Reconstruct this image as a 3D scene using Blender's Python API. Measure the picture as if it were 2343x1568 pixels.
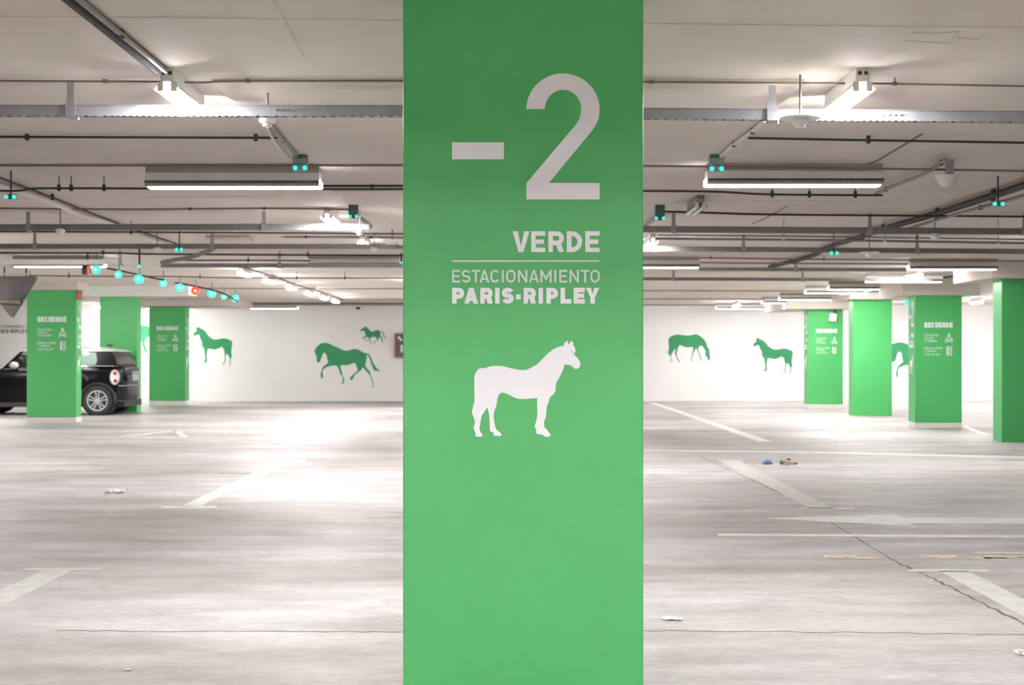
import bpy, bmesh, math, random
from mathutils import Vector, Matrix
from mathutils.geometry import tessellate_polygon
random.seed(7)
C = bpy.context.scene.collection
for o in list(bpy.data.objects): bpy.data.objects.remove(o)

# ------------------------------------------------------------------ camera, world, exposure
F, CX, HY, HC = 3200.0, 1168.0, 811.0, 1.24        # focal length in px, centre x, horizon y, eye height
cam_d = bpy.data.cameras.new('camera'); cam = bpy.data.objects.new('camera', cam_d); C.objects.link(cam)
cam_d.sensor_width = 36.0; cam_d.lens = F/2343*36.0
cam_d.shift_x = (1171.5-CX)/2343; cam_d.shift_y = (HY-784)/2343
cam.location = (0, 0, HC); cam.rotation_euler = (math.pi/2, 0, 0)
cam_d.dof.use_dof = True; cam_d.dof.focus_distance = 4.95; cam_d.dof.aperture_fstop = 6.8
cam_d.clip_end = 200
bpy.context.scene.camera = cam
w = bpy.data.worlds.new('world'); bpy.context.scene.world = w; w.use_nodes = True
w.node_tree.nodes['Background'].inputs[0].default_value = (0.9, 0.93, 1, 1)
w.node_tree.nodes['Background'].inputs[1].default_value = 0.02
vs = bpy.context.scene.view_settings
vs.view_transform = 'Standard'; vs.look = 'None'; vs.gamma = 1.0; vs.exposure = 2.88
try: vs.use_curve_mapping = False
except Exception: pass
TUBE_POWER = 62.0; DIFF_POWER = 3.6

CEIL = 2.54
# ------------------------------------------------------------------ pixel measurements -> places in the building
def at(x, y, Y): return Vector(((x-CX)/F*Y, Y, HC-(y-HY)/F*Y))
def fl(x, y, z=0.0):
    Y = (HC-z)*F/(y-HY); return Vector(((x-CX)/F*Y, Y, z))
def hi(x, y, z):
    Y = (z-HC)*F/(HY-y); return Vector(((x-CX)/F*Y, Y, z))

# ------------------------------------------------------------------ materials
def new_mat(name):
    m = bpy.data.materials.new(name); m.use_nodes = True
    nt = m.node_tree; return m, nt, nt.nodes, nt.links, nt.nodes['Principled BSDF']
def mat(name, col, rough=0.6, metal=0.0, var=0.06, scale=8.0, bump=0.0, spec=0.5, alpha=1.0, coat=0.0):
    m, nt, N, L, b = new_mat(name)
    tc = N.new('ShaderNodeTexCoord'); no = N.new('ShaderNodeTexNoise')
    no.inputs['Scale'].default_value = scale; no.inputs['Detail'].default_value = 5
    L.new(tc.outputs['Object'], no.inputs['Vector'])
    r = N.new('ShaderNodeValToRGB')
    r.color_ramp.elements[0].position = 0.3; r.color_ramp.elements[1].position = 0.7
    r.color_ramp.elements[0].color = (*[c*(1-var) for c in col], 1)
    r.color_ramp.elements[1].color = (*[min(1, c*(1+var)) for c in col], 1)
    L.new(no.outputs['Fac'], r.inputs[0]); L.new(r.outputs[0], b.inputs['Base Color'])
    b.inputs['Roughness'].default_value = rough; b.inputs['Metallic'].default_value = metal
    b.inputs['Specular IOR Level'].default_value = spec; b.inputs['Coat Weight'].default_value = coat
    if bump:
        bp = N.new('ShaderNodeBump'); bp.inputs['Strength'].default_value = bump; bp.inputs['Distance'].default_value = 0.01
        n2 = N.new('ShaderNodeTexNoise'); n2.inputs['Scale'].default_value = scale*8; n2.inputs['Detail'].default_value = 4
        L.new(tc.outputs['Object'], n2.inputs['Vector']); L.new(n2.outputs['Fac'], bp.inputs['Height']); L.new(bp.outputs[0], b.inputs['Normal'])
    return m
def emit(name, col, power):
    m, nt, N, L, b = new_mat(name)
    b.inputs['Base Color'].default_value = (*col, 1); b.inputs['Emission Color'].default_value = (*col, 1)
    b.inputs['Emission Strength'].default_value = power
    return m

def floor_mat():
    m, nt, N, L, b = new_mat('worn concrete floor')
    tc = N.new('ShaderNodeTexCoord')
    def noise(sx, sy, scale, det, rough=0.6):
        mp = N.new('ShaderNodeMapping'); mp.inputs['Scale'].default_value = (sx, sy, 1)
        L.new(tc.outputs['Object'], mp.inputs['Vector'])
        n = N.new('ShaderNodeTexNoise'); n.inputs['Scale'].default_value = scale; n.inputs['Detail'].default_value = det; n.inputs['Roughness'].default_value = rough
        L.new(mp.outputs[0], n.inputs['Vector']); return n.outputs['Fac']
    def ramp(f, p0, p1, c0, c1):
        r = N.new('ShaderNodeValToRGB'); e = r.color_ramp.elements
        e[0].position, e[1].position = p0, p1; e[0].color = (*c0, 1); e[1].color = (*c1, 1)
        L.new(f, r.inputs[0]); return r.outputs[0]
    def mul(a, c, fac=1.0):
        x = N.new('ShaderNodeMix'); x.data_type = 'RGBA'; x.blend_type = 'MULTIPLY'; x.inputs[0].default_value = fac
        L.new(a, x.inputs[6]); L.new(c, x.inputs[7]); return x.outputs[2]
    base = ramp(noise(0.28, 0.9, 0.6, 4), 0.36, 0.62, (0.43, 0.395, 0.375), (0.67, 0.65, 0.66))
    streak = ramp(noise(0.7, 1.9, 1.6, 8, 0.7), 0.36, 0.60, (0.68, 0.665, 0.65), (1, 1, 1))
    fine = ramp(noise(1, 1.8, 14, 6, 0.7), 0.38, 0.58, (0.84, 0.835, 0.83), (1, 1, 1))
    scratch = ramp(noise(0.9, 4.0, 5, 6, 0.75), 0.30, 0.42, (0.70, 0.68, 0.66), (1, 1, 1))
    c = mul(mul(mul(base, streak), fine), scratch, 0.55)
    L.new(c, b.inputs['Base Color'])
    r2 = ramp(noise(0.6, 1.6, 2.2, 6), 0.3, 0.7, (0.42,)*3, (0.62,)*3)
    L.new(r2, b.inputs['Roughness']); b.inputs['Specular IOR Level'].default_value = 0.5
    bp = N.new('ShaderNodeBump'); bp.inputs['Strength'].default_value = 0.25; bp.inputs['Distance'].default_value = 0.01
    L.new(noise(1, 2.0, 18, 6, 0.7), bp.inputs['Height']); L.new(bp.outputs[0], b.inputs['Normal'])
    return m

M = {}
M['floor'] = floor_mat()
M['ceiling'] = mat('painted concrete ceiling', (0.66, 0.59, 0.525), 0.85, var=0.06, scale=0.9, bump=0.25)
M['ridge'] = mat('pale formwork ridge', (0.62, 0.56, 0.49), 0.8)
M['stain'] = mat('dark ceiling stain', (0.22, 0.17, 0.12), 0.9, var=0.3, scale=14)
M['wall'] = mat('white painted wall', (0.88, 0.865, 0.85), 0.7, var=0.03, scale=0.7, bump=0.1)
M['green'] = mat('green pillar paint', (0.082, 0.47, 0.135), 0.42, var=0.03, scale=1.5, bump=0.05)
M['vinyl_green'] = mat('green wall vinyl', (0.035, 0.30, 0.12), 0.6, var=0.12, scale=3)
M['vinyl_white'] = mat('white vinyl lettering', (0.92, 0.915, 0.94), 0.45, var=0.01)
M['vinyl_thin'] = mat('thin white vinyl lettering', (0.74, 0.83, 0.78), 0.45, var=0.01)
M['vinyl_grey'] = mat('grey vinyl lettering', (0.24, 0.24, 0.21), 0.6, var=0.03)
M['plinth'] = mat('white pillar plinth paint', (0.80, 0.77, 0.73), 0.6, bump=0.1)
M['paint'] = mat('worn white road paint', (0.76, 0.76, 0.72), 0.5, var=0.10, scale=7)
M['paint_old'] = mat('faded grey road paint', (0.60, 0.60, 0.56), 0.5, var=0.14, scale=9)
M['paint_yellow'] = mat('worn yellow road paint', (0.70, 0.59, 0.40), 0.6, var=0.2, scale=6)
M['crack'] = mat('dark floor crack', (0.17, 0.15, 0.14), 0.9, var=0.3, scale=12)
M['galv'] = mat('galvanised steel', (0.36, 0.36, 0.385), 0.45, metal=0.5, var=0.08, scale=10)
M['galv_dark'] = mat('dull galvanised steel', (0.25, 0.24, 0.235), 0.5, metal=0.4, var=0.08, scale=10)
M['housing'] = mat('white lamp housing', (0.80, 0.76, 0.72), 0.5, var=0.02)
M['grey_box'] = mat('taupe lamp body', (0.30, 0.26, 0.23), 0.5, var=0.03)
M['reflector'] = mat('pale reflector metal', (0.70, 0.68, 0.66), 0.4, var=0.02)
M['lip'] = mat('dark lamp lip', (0.06, 0.05, 0.045), 0.5)
M['black'] = mat('black plastic', (0.02, 0.02, 0.022), 0.45, var=0.1)
M['conduit'] = mat('grey conduit', (0.20, 0.185, 0.17), 0.5, var=0.08)
M['conduit_dark'] = mat('dark conduit', (0.04, 0.036, 0.036), 0.6, var=0.1, spec=0.2)
M['conduit_brown'] = mat('brown cable', (0.20, 0.145, 0.10), 0.6, var=0.1)
M['flex'] = mat('pale flexible duct', (0.66, 0.60, 0.55), 0.5, var=0.05, scale=30)
M['white_plastic'] = mat('white plastic', (0.82, 0.80, 0.78), 0.4, var=0.02)
M['sensor'] = mat('dark green sensor casing', (0.05, 0.12, 0.10), 0.35, var=0.1)
M['tube'] = emit('lit fluorescent tube', (1.0, 0.985, 1.0), TUBE_POWER)
M['tube_far'] = emit('lit fluorescent tube of the far bays', (1.0, 0.985, 1.0), 31.0)
M['diffuser'] = emit('lit diffuser', (0.93, 0.94, 1.0), DIFF_POWER)
M['led_teal'] = emit('teal led', (0.05, 0.85, 0.60), 0.13)
M['led_core'] = emit('bright teal led core', (0.35, 1.0, 0.85), 0.5)
M['led_red'] = emit('red led', (1.0, 0.06, 0.04), 0.12)
M['led_red_core'] = emit('bright red led core', (1.0, 0.55, 0.12), 0.3)
M['digit'] = emit('orange red display digits', (1.0, 0.10, 0.04), 0.16)
M['car_black'] = mat('glossy black car paint', (0.006, 0.005, 0.006), 0.2, var=0.05, spec=0.22, coat=0.0)
M['car_white'] = mat('white car roof paint', (0.85, 0.84, 0.83), 0.25, var=0.01, coat=0.5)
M['chrome'] = mat('chrome', (0.82, 0.82, 0.84), 0.12, metal=1.0, var=0.02)
M['alloy'] = mat('silver alloy', (0.72, 0.70, 0.71), 0.32, metal=0.6, var=0.03)
M['rubber'] = mat('tyre rubber', (0.035, 0.033, 0.037), 0.75, var=0.1)
M['trim'] = mat('dark grey arch plastic', (0.055, 0.048, 0.052), 0.6, var=0.06)
M['lens_red'] = mat('red lamp lens', (0.50, 0.03, 0.07), 0.15)
M['lens_clear'] = mat('clear lamp lens', (0.85, 0.83, 0.84), 0.15)
M['plate'] = mat('grey number plate', (0.36, 0.35, 0.35), 0.4)
M['sign_back'] = mat('dull sign metal', (0.13, 0.12, 0.11), 0.6, metal=0.2, var=0.25, scale=4)
M['olive'] = mat('olive bracket metal', (0.24, 0.22, 0.15), 0.45, metal=0.3, var=0.15)
M['red'] = mat('red enamel', (0.36, 0.05, 0.045), 0.5)
M['dark_glass'] = mat('dark cabinet glass', (0.055, 0.04, 0.038), 0.3, var=0.4, scale=9)
M['hose'] = mat('pale hose and label', (0.75, 0.66, 0.64), 0.6, var=0.15, scale=20)
M['paper'] = mat('crumpled white paper', (0.86, 0.86, 0.85), 0.7)
M['can_blue'] = mat('blue can label', (0.16, 0.30, 0.50), 0.35, var=0.3, scale=30)
M['can_cap'] = mat('pale violet can end', (0.45, 0.50, 0.80), 0.35)
M['wrap_tan'] = mat('tan food wrapper', (0.62, 0.45, 0.34), 0.6, var=0.35, scale=25)
M['wrap_dark'] = mat('dark wrapper scrap', (0.12, 0.09, 0.11), 0.6)
M['wrap_green'] = mat('green grey wrapper scrap', (0.18, 0.24, 0.19), 0.6)
M['wrap_brown'] = mat('brown wrapper scrap', (0.36, 0.22, 0.09), 0.6)
def glass_mat():
    m, nt, N, L, b = new_mat('car window glass')
    N.remove(b)
    t = N.new('ShaderNodeBsdfTransparent'); t.inputs[0].default_value = (0.80, 0.87, 0.83, 1)
    g = N.new('ShaderNodeBsdfGlossy'); g.inputs['Roughness'].default_value = 0.03; g.inputs[0].default_value = (0.9, 0.95, 0.92, 1)
    mx = N.new('ShaderNodeMixShader'); fr = N.new('ShaderNodeFresnel'); fr.inputs[0].default_value = 1.4
    L.new(fr.outputs[0], mx.inputs[0]); L.new(t.outputs[0], mx.inputs[1]); L.new(g.outputs[0], mx.inputs[2])
    L.new(mx.outputs[0], N['Material Output'].inputs[0]); return m
M['glass'] = glass_mat()

# ------------------------------------------------------------------ mesh helpers
def put(o, parent=None, label=None, cat=None, group=None, kind=None):
    C.objects.link(o)
    if parent is not None: o.parent = parent
    tag(o, label, cat, group, kind); return o
def tag(o, label=None, cat=None, group=None, kind=None):
    if label: o['label'] = label
    if cat: o['category'] = cat
    if group: o['group'] = group
    if kind: o['kind'] = kind
    return o
def thing(name, loc, label, cat, group=None, kind=None, rz=0.0):
    o = bpy.data.objects.new(name, None); o.location = loc; o.rotation_euler = (0, 0, rz); o.empty_display_size = 0.1
    return put(o, None, label, cat, group, kind)

class MB:
    def __init__(s): s.v = []; s.f = []; s.mi = []; s.m = 0
    def add(s, vs_, fs):
        n = len(s.v); s.v += [tuple(v) for v in vs_]
        for f in fs: s.f.append(tuple(i+n for i in f)); s.mi.append(s.m)
        return s
    def box(s, x0, x1, y0, y1, z0, z1):
        v = [(x0,y0,z0),(x1,y0,z0),(x1,y1,z0),(x0,y1,z0),(x0,y0,z1),(x1,y0,z1),(x1,y1,z1),(x0,y1,z1)]
        return s.add(v, [(0,3,2,1),(4,5,6,7),(0,1,5,4),(1,2,6,5),(2,3,7,6),(3,0,4,7)])
    def bbox(s, x0, x1, y0, y1, z0, z1, b=0.004):       # box with chamfered edges
        bm = bmesh.new(); bmesh.ops.create_cube(bm, size=1)
        for v in bm.verts: v.co = Vector(((x0+x1)/2+v.co.x*(x1-x0), (y0+y1)/2+v.co.y*(y1-y0), (z0+z1)/2+v.co.z*(z1-z0)))
        bmesh.ops.bevel(bm, geom=bm.edges[:], offset=b, segments=2, affect='EDGES', profile=0.5)
        bm.verts.index_update()
        s.add([v.co[:] for v in bm.verts], [[v.index for v in f.verts] for f in bm.faces]); bm.free(); return s
    def tube(s, pts, r, n=10, cap=True, rr=None):
        pts = [Vector(p) for p in pts]; rings = []; up0 = Vector((0.013, 0.031, 1))
        for i, p in enumerate(pts):
            if i == 0: d = pts[1]-p
            elif i == len(pts)-1: d = p-pts[i-1]
            else: d = (pts[i+1]-p).normalized()+(p-pts[i-1]).normalized()
            d.normalize(); up = up0 if abs(d.dot(up0.normalized())) < 0.95 else Vector((1, 0.02, 0.01))
            a = d.cross(up).normalized(); b = d.cross(a).normalized(); R = rr[i] if rr else r
            rings.append([p+a*R*math.cos(2*math.pi*k/n)+b*R*math.sin(2*math.pi*k/n) for k in range(n)])
        v = [q for R_ in rings for q in R_]; f = []
        for i in range(len(pts)-1):
            for k in range(n):
                a0 = i*n+k; a1 = i*n+(k+1) % n; f.append((a0, a1, a1+n, a0+n))
        if cap: f.append(tuple(range(n-1, -1, -1))); f.append(tuple(range((len(pts)-1)*n, len(pts)*n)))
        return s.add(v, f)
    def lathe(s, prof, origin=(0,0,0), axis='Z', n=24):
        ox, oy, oz = origin; v = []; f = []
        for (r, h) in prof:
            for k in range(n):
                a = 2*math.pi*k/n; c, q = r*math.cos(a), r*math.sin(a)
                v.append((ox+c, oy+q, oz+h) if axis == 'Z' else ((ox+c, oy+h, oz+q) if axis == 'Y' else (ox+h, oy+c, oz+q)))
        for i in range(len(prof)-1):
            for k in range(n):
                a0 = i*n+k; a1 = i*n+(k+1) % n; f.append((a0, a1, a1+n, a0+n))
        f.append(tuple(range(n-1, -1, -1))); f.append(tuple(range((len(prof)-1)*n, len(prof)*n)))
        return s.add(v, f)
    def poly(s, pts, d):            # planar outline pts (3D) thickened by vector d
        n = len(pts); d = Vector(d); v = [Vector(p) for p in pts]
        tris = tessellate_polygon([v])
        vs2 = v+[p+d for p in v]
        f = [tuple(t) for t in tris]+[tuple(i+n for i in reversed(t)) for t in tris]
        f += [(i, i+n, (i+1) % n+n, (i+1) % n) for i in range(n)]
        return s.add(vs2, f)
    def build(s, name, mats, parent=None, origin=None, smooth=False, **kw):
        me = bpy.data.meshes.new(name)
        vv = s.v if origin is None else [(a-origin[0], b-origin[1], c-origin[2]) for a, b, c in s.v]
        me.from_pydata([tuple(x) for x in vv], [], s.f)
        if not isinstance(mats, (list, tuple)): mats = [mats]
        for m_ in mats: me.materials.append(m_)
        for p, i in zip(me.polygons, s.mi): p.material_index = i; p.use_smooth = smooth
        bm = bmesh.new(); bm.from_mesh(me); bmesh.ops.recalc_face_normals(bm, faces=bm.faces[:]); bm.to_mesh(me); bm.free()
        if smooth:
            try: me.shade_auto_smooth
            except AttributeError: pass
            try: me.set_sharp_from_angle(angle=math.radians(38))
            except Exception: pass
        o = bpy.data.objects.new(name, me)
        if origin is not None and parent is None: o.location = origin
        return put(o, parent, kw.get('label'), kw.get('cat'), kw.get('group'), kw.get('kind'))

def catmull(pts, closed=True, seg=4, corner=50):
    """smooth an outline but keep sharp corners sharp"""
    n = len(pts); out = []; P = [Vector((p[0], p[1])) for p in pts]
    def sharp(i):
        if not closed and (i == 0 or i == n-1): return True
        a = P[i]-P[(i-1) % n]; b = P[(i+1) % n]-P[i]
        return a.length > 0 and b.length > 0 and math.degrees(a.angle(b)) > corner
    sh = [sharp(i) for i in range(n)]
    for i in range(n if closed else n-1):
        p1, p2 = P[i], P[(i+1) % n]
        p0 = p1-(p2-p1)*0.3 if sh[i] else P[(i-1) % n]; p3 = p2+(p2-p1)*0.3 if sh[(i+1) % n] else P[(i+2) % n]
        for k in range(seg):
            t = k/seg; t2, t3 = t*t, t*t*t
            q = 0.5*((2*p1)+(-p0+p2)*t+(2*p0-5*p1+4*p2-p3)*t2+(-p0+3*p1-3*p2+p3)*t3); out.append((q.x, q.y))
    if not closed: out.append((P[-1].x, P[-1].y))
    return out

def ribbon(pts, w_, closed=False):
    """2D stroke of width w_ with mitred joints -> list of quads"""
    P = [Vector((p[0], p[1])) for p in pts]; n = len(P); L_, R_ = [], []
    for i in range(n):
        if closed: a, b = P[(i-1) % n], P[(i+1) % n]
        else: a, b = P[max(i-1, 0)], P[min(i+1, n-1)]
        d1 = (P[i]-a); d2 = (b-P[i])
        if d1.length < 1e-9: d1 = d2
        if d2.length < 1e-9: d2 = d1
        d1.normalize(); d2.normalize(); n1 = Vector((-d1.y, d1.x)); n2 = Vector((-d2.y, d2.x))
        m_ = (n1+n2)
        if m_.length < 1e-6: m_ = n1
        m_.normalize(); k = w_/2/max(0.35, m_.dot(n1)); L_.append(P[i]+m_*k); R_.append(P[i]-m_*k)
    q = []
    for i in range(n if closed else n-1):
        j = (i+1) % n; q.append((L_[i], L_[j], R_[j], R_[i]))
    return q

def arc(cx, cy, rx, ry, a0, a1, n=10):
    return [(cx+rx*math.cos(math.radians(a0+(a1-a0)*i/n)), cy+ry*math.sin(math.radians(a0+(a1-a0)*i/n))) for i in range(n+1)]

# letters drawn as strokes: box x0..x1, y0..y1 (y down), stroke width s -> list of (points, closed, width)
def glyph(ch, x0, y0, x1, y1, s):
    h = s/2; l, r, t, b = x0+h, x1-h, y0+h, y1-h; W, H = r-l, b-t; mx, my = (x0+x1)/2, (y0+y1)/2
    S = []
    def st(p, closed=False, k=1.0): S.append((p, closed, s*k))
    if ch == 'E': st([(x1, t), (l, t), (l, b), (x1, b)]); st([(l, my), (x1-0.12*W, my)])
    elif ch == 'T': st([(x0, t), (x1, t)]); st([(mx, y0), (mx, y1)])
    elif ch == 'I': st([(mx, y0), (mx, y1)])
    elif ch == 'L': st([(l, y0), (l, b), (x1, b)])
    elif ch == 'V':
        S.append(('poly', [(x0, y0), (x0+1.1*s, y0), (mx, y1-1.25*s), (x1-1.1*s, y0), (x1, y0), (mx+0.5*s, y1), (mx-0.5*s, y1)]))
    elif ch == 'Y':
        S.append(('poly', [(x0, y0), (x0+1.12*s, y0), (mx, y0+0.40*(y1-y0)), (x1-1.12*s, y0), (x1, y0), (mx+h, y0+0.60*(y1-y0)), (mx+h, y1), (mx-h, y1), (mx-h, y0+0.60*(y1-y0))]))
    elif ch == 'A':
        S.append(('poly', [(x0, y1), (mx-0.52*s, y0), (mx+0.50*s, y0), (x0+1.06*s, y1)])); S.append(('poly', [(x1, y1), (mx+0.52*s, y0), (mx-0.50*s, y0), (x1-1.06*s, y1)]))
        st([(x0+0.24*(x1-x0), y1-0.28*(y1-y0)), (x1-0.24*(x1-x0), y1-0.28*(y1-y0))], k=0.85)
    elif ch == 'N': st([(l, y1), (l, y0)]); st([(r, y1), (r, y0)]); st([(l, y0+h*0.8), (r, y1-h*0.8)])
    elif ch == 'M': st([(l, y1), (l, y0)]); st([(r, y1), (r, y0)]); st([(l, y0+h*0.8), (mx, y0+0.72*(y1-y0)), (r, y0+h*0.8)])
    elif ch == 'O':
        k = min(W/2, H/2); st(arc(mx, t+k, W/2, k, 180, 360, 12)+arc(mx, b-k, W/2, k, 0, 180, 12), True)
    elif ch == 'C':
        k = min(W/2, H/2); st([(p[0], p[1]) for p in arc(mx, t+k, W/2, k, -25, -180, 12)+arc(mx, b-k, W/2, k, 180, 25, 12)])
    elif ch == 'U':
        k = W/2; st([(l, y0)]+arc(mx, b-k, k, k, 180, 0, 12)+[(r, y0)])
    elif ch == 'D':
        k = min(W*0.9, H/2); st([(l, t), (r-k, t)]+arc(r-k, t+k, k, k, -90, 0, 8)+arc(r-k, b-k, k, k, 0, 90, 8)+[(l, b)], True)
    elif ch in 'PR':
        bb = y0+0.56*(y1-y0); k = (bb-t)/2
        st([(l, t), (r-k, t)]+arc(r-k, t+k, k, k, -90, 90, 12)+[(l, bb)]); st([(l, y0), (l, y1)])
        if ch == 'R': S.append(('poly', [(mx-0.15*s, bb), (mx+1.0*s, bb-0.1*s), (x1, y1), (x1-1.15*s, y1)]))
    elif ch == 'S':
        k = H/4; kx = W/2
        st(arc(mx, t+k, kx, k, -20, -180, 10)+arc(mx, t+k, kx, k, 180, 90, 5)[1:]+arc(mx, b-k, kx, k, -90, 0, 5)+arc(mx, b-k, kx, k, 0, 160, 10)[1:])
    elif ch == '.': S.append(('poly', [(x0, y0), (x1, y0), (x1, y1), (x0, y1)]))
    return S

def letters(mb, spec, to3, d):
    """spec: list of (char, x0, y0, x1, y1, stroke); to3 maps 2D to the face; d thickness vector"""
    for (ch, x0, y0, x1, y1, s) in spec:
        for k, q in enumerate(glyph(ch, x0, y0, x1, y1, s)):
            e = Vector(d)*(-0.14*k)          # overlapping strokes never share a plane
            if q[0] == 'poly': mb.poly([to3(*p)+e for p in q[1]], d)
            else:
                for quad in ribbon(q[0], q[2], q[1]): mb.poly([to3(p.x, p.y)+e for p in quad], d)

def word(text, x0, x1, y0, y1, stroke, gap=0.12, widths=None):
    WD = {'I': 0.28, 'M': 1.15, 'N': 0.95, 'A': 1.05, 'O': 1.0, '.': 0.35, 'V': 1.05}
    ws = [WD.get(c, 0.88) for c in text]; g = gap*1.0
    tot = sum(ws)+g*(len(text)-1); k = (x1-x0)/tot; x = x0; out = []
    for c, w_ in zip(text, ws):
        a, b = y0, y1
        if c == '.': a, b = y0+(y1-y0)*0.42, y0+(y1-y0)*0.70
        out.append((c, x, a, x+w_*k, b, stroke if c != 'I' else min(stroke, w_*k))); x += (w_+g)*k
    return out

def textmesh(body, x0, x1, y0, y1, to3, shear=0.0):
    """lower-case lettering from the built-in font, fitted to a box on a face (y down)"""
    cu = bpy.data.curves.new('t', 'FONT'); cu.body = body; cu.size = 1; cu.resolution_u = 2; cu.shear = shear; cu.space_line = 0.9
    ob = bpy.data.objects.new('t', cu); C.objects.link(ob); bpy.context.view_layer.update()
    me = bpy.data.meshes.new_from_object(ob.evaluated_get(bpy.context.evaluated_depsgraph_get()))
    xs = [v.co.x for v in me.vertices]; ys = [v.co.y for v in me.vertices]
    a, b, c, d = min(xs), max(xs), min(ys), max(ys)
    vs_ = [to3(x0+(v.co.x-a)/(b-a)*(x1-x0), y1-(v.co.y-c)/(d-c)*(y1-y0)) for v in me.vertices]
    fs = [tuple(p.vertices) for p in me.polygons]
    bpy.data.objects.remove(ob); bpy.data.curves.remove(cu); bpy.data.meshes.remove(me)
    return vs_, fs

# ------------------------------------------------------------------ the hall
XL, XR, YB = -19.0, 19.0, -9.0
def wallY(X): return 37.0
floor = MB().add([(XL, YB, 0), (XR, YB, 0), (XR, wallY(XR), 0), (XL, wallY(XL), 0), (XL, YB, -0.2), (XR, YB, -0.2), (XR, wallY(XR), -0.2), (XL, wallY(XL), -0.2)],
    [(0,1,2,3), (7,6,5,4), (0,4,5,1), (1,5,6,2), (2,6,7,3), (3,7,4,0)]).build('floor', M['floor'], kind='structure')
YE = 37.4
ce = MB(); ce.box(XL, XR, YB, YE, CEIL, CEIL+0.25)
ce.m = 1
def ridge(x0, y0, x1, y1, w_=0.012, h=0.003):
    a, b = hi(x0, y0, CEIL), hi(x1, y1, CEIL); d = (b-a); d.z = 0; d.normalize(); n = Vector((-d.y, d.x, 0))*w_/2
    ce.poly([a+n, b+n, b-n, a-n], (0, 0, -h))
for (x0, y0, x1, y1) in [(-400, 34, 0, 37), (0, 37, 380, 40), (380, 40, 921, 46), (1472, 53, 2000, 60), (2000, 60, 2800, 66),
                         (620, -5, 636, 20), (636, 20, 652, 50), (652, 50, 668, 80), (668, 80, 684, 110), (684, 110, 697, 133),
                         (2072, 92, 2175, 100), (2175, 100, 2190, 72), (2190, 72, 2140, 76), (2140, 76, 2085, 75), (2190, 86, 2240, 90), (2240, 90, 2258, 76),
                         (650, 449, 330, 452), (1470, 462, 2343, 455), (60, 470, 140, 492), (0, 352, 170, 415)]:
    ridge(x0, y0, x1, y1, 0.010)
ce.m = 2
for (x0, y0, x1, y1) in [(2110, 306, 2070, 330), (2070, 330, 2010, 366), (2010, 366, 1962, 385), (1800, 472, 1750, 500), (1750, 500, 1722, 512)]:
    ridge(x0, y0, x1, y1, 0.018)
ceiling = ce.build('ceiling', [M['ceiling'], M['ridge'], M['stain']], kind='structure')
def wall(name, pts):      # pts: plan outline
    v = [(x, y, 0) for x, y in pts]+[(x, y, CEIL) for x, y in pts]; n = len(pts)
    return MB().add(v, [tuple(range(n)), tuple(range(2*n-1, n-1, -1))]+[(i, (i+1) % n, (i+1) % n+n, i+n) for i in range(n)]).build(name, M['wall'], kind='structure')
wall_far = wall('wall_far', [(XL, wallY(XL)), (XR, wallY(XR)), (XR, wallY(XR)+0.2), (XL, wallY(XL)+0.2)])
wall('wall_left', [(XL-0.2, YB), (XL, YB), (XL, YE), (XL-0.2, YE)])
wall('wall_right', [(XR, YB), (XR+0.2, YB), (XR+0.2, YE), (XR, YE)])
wall('wall_back', [(XL, YB-0.2), (XR, YB-0.2), (XR, YB), (XL, YB)])

# shallow drops of the slab over the pillar lines, then one added unseen beam
trim_i = 0
def drop(X0, X1, Y0, Y1, z, m_='ceiling'):
    global trim_i; trim_i += 1
    return MB().bbox(X0, X1, Y0, Y1, z, CEIL+0.02, 0.008).build('trim_%d' % trim_i, M[m_], kind='structure')
drop(-1.41, 1.39, 6.60, 9.10, 2.52)
drop(-1.41, 1.375, 10.98, 12.12, 2.52)
drop(-4.5, 4.5, 2.2, 3.0, 2.12)  # added beam out of view, darkens the top of the large pillar

# ------------------------------------------------------------------ far wall decals
def wy(x):            # wall plane depth seen at pixel x
    return 37.0
def onwall(x, y, off=0.004):
    Y = wy(x)-off; return at(x, y, Y)
HORSE_STAND = [(345,275),(340,225),(325,250),(300,262),(280,220),(262,260),(232,320),(275,325),(240,365),(180,430),(160,470),(175,505),(205,508),(250,480),(300,470),(335,475),(360,560),(395,640),(422,710),(420,780),(440,840),(478,880),(495,950),(505,1050),(518,1150),(515,1225),(495,1270),(445,1325),(500,1305),(550,1298),(572,1225),(560,1150),(565,1030),(585,905),(620,890),(720,905),(810,915),(900,885),(1005,835),(1050,870),(1080,940),(1095,1030),(1105,1110),(1098,1220),(1075,1300),(1050,1345),(1005,1368),(1060,1360),(1100,1310),(1122,1200),(1132,1110),(1150,1065),(1185,1048),(1220,1110),(1245,1170),(1255,1300),(1243,1365),(1220,1395),(1250,1390),(1280,1320),(1272,1210),(1305,1150),(1305,1080),(1295,1000),(1310,870),(1322,760),(1322,690),(1290,645),(1240,630),(1160,595),(1070,582),(980,590),(880,610),(790,612),(730,590),(640,530),(570,450),(510,370),(450,320),(390,290)]
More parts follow.
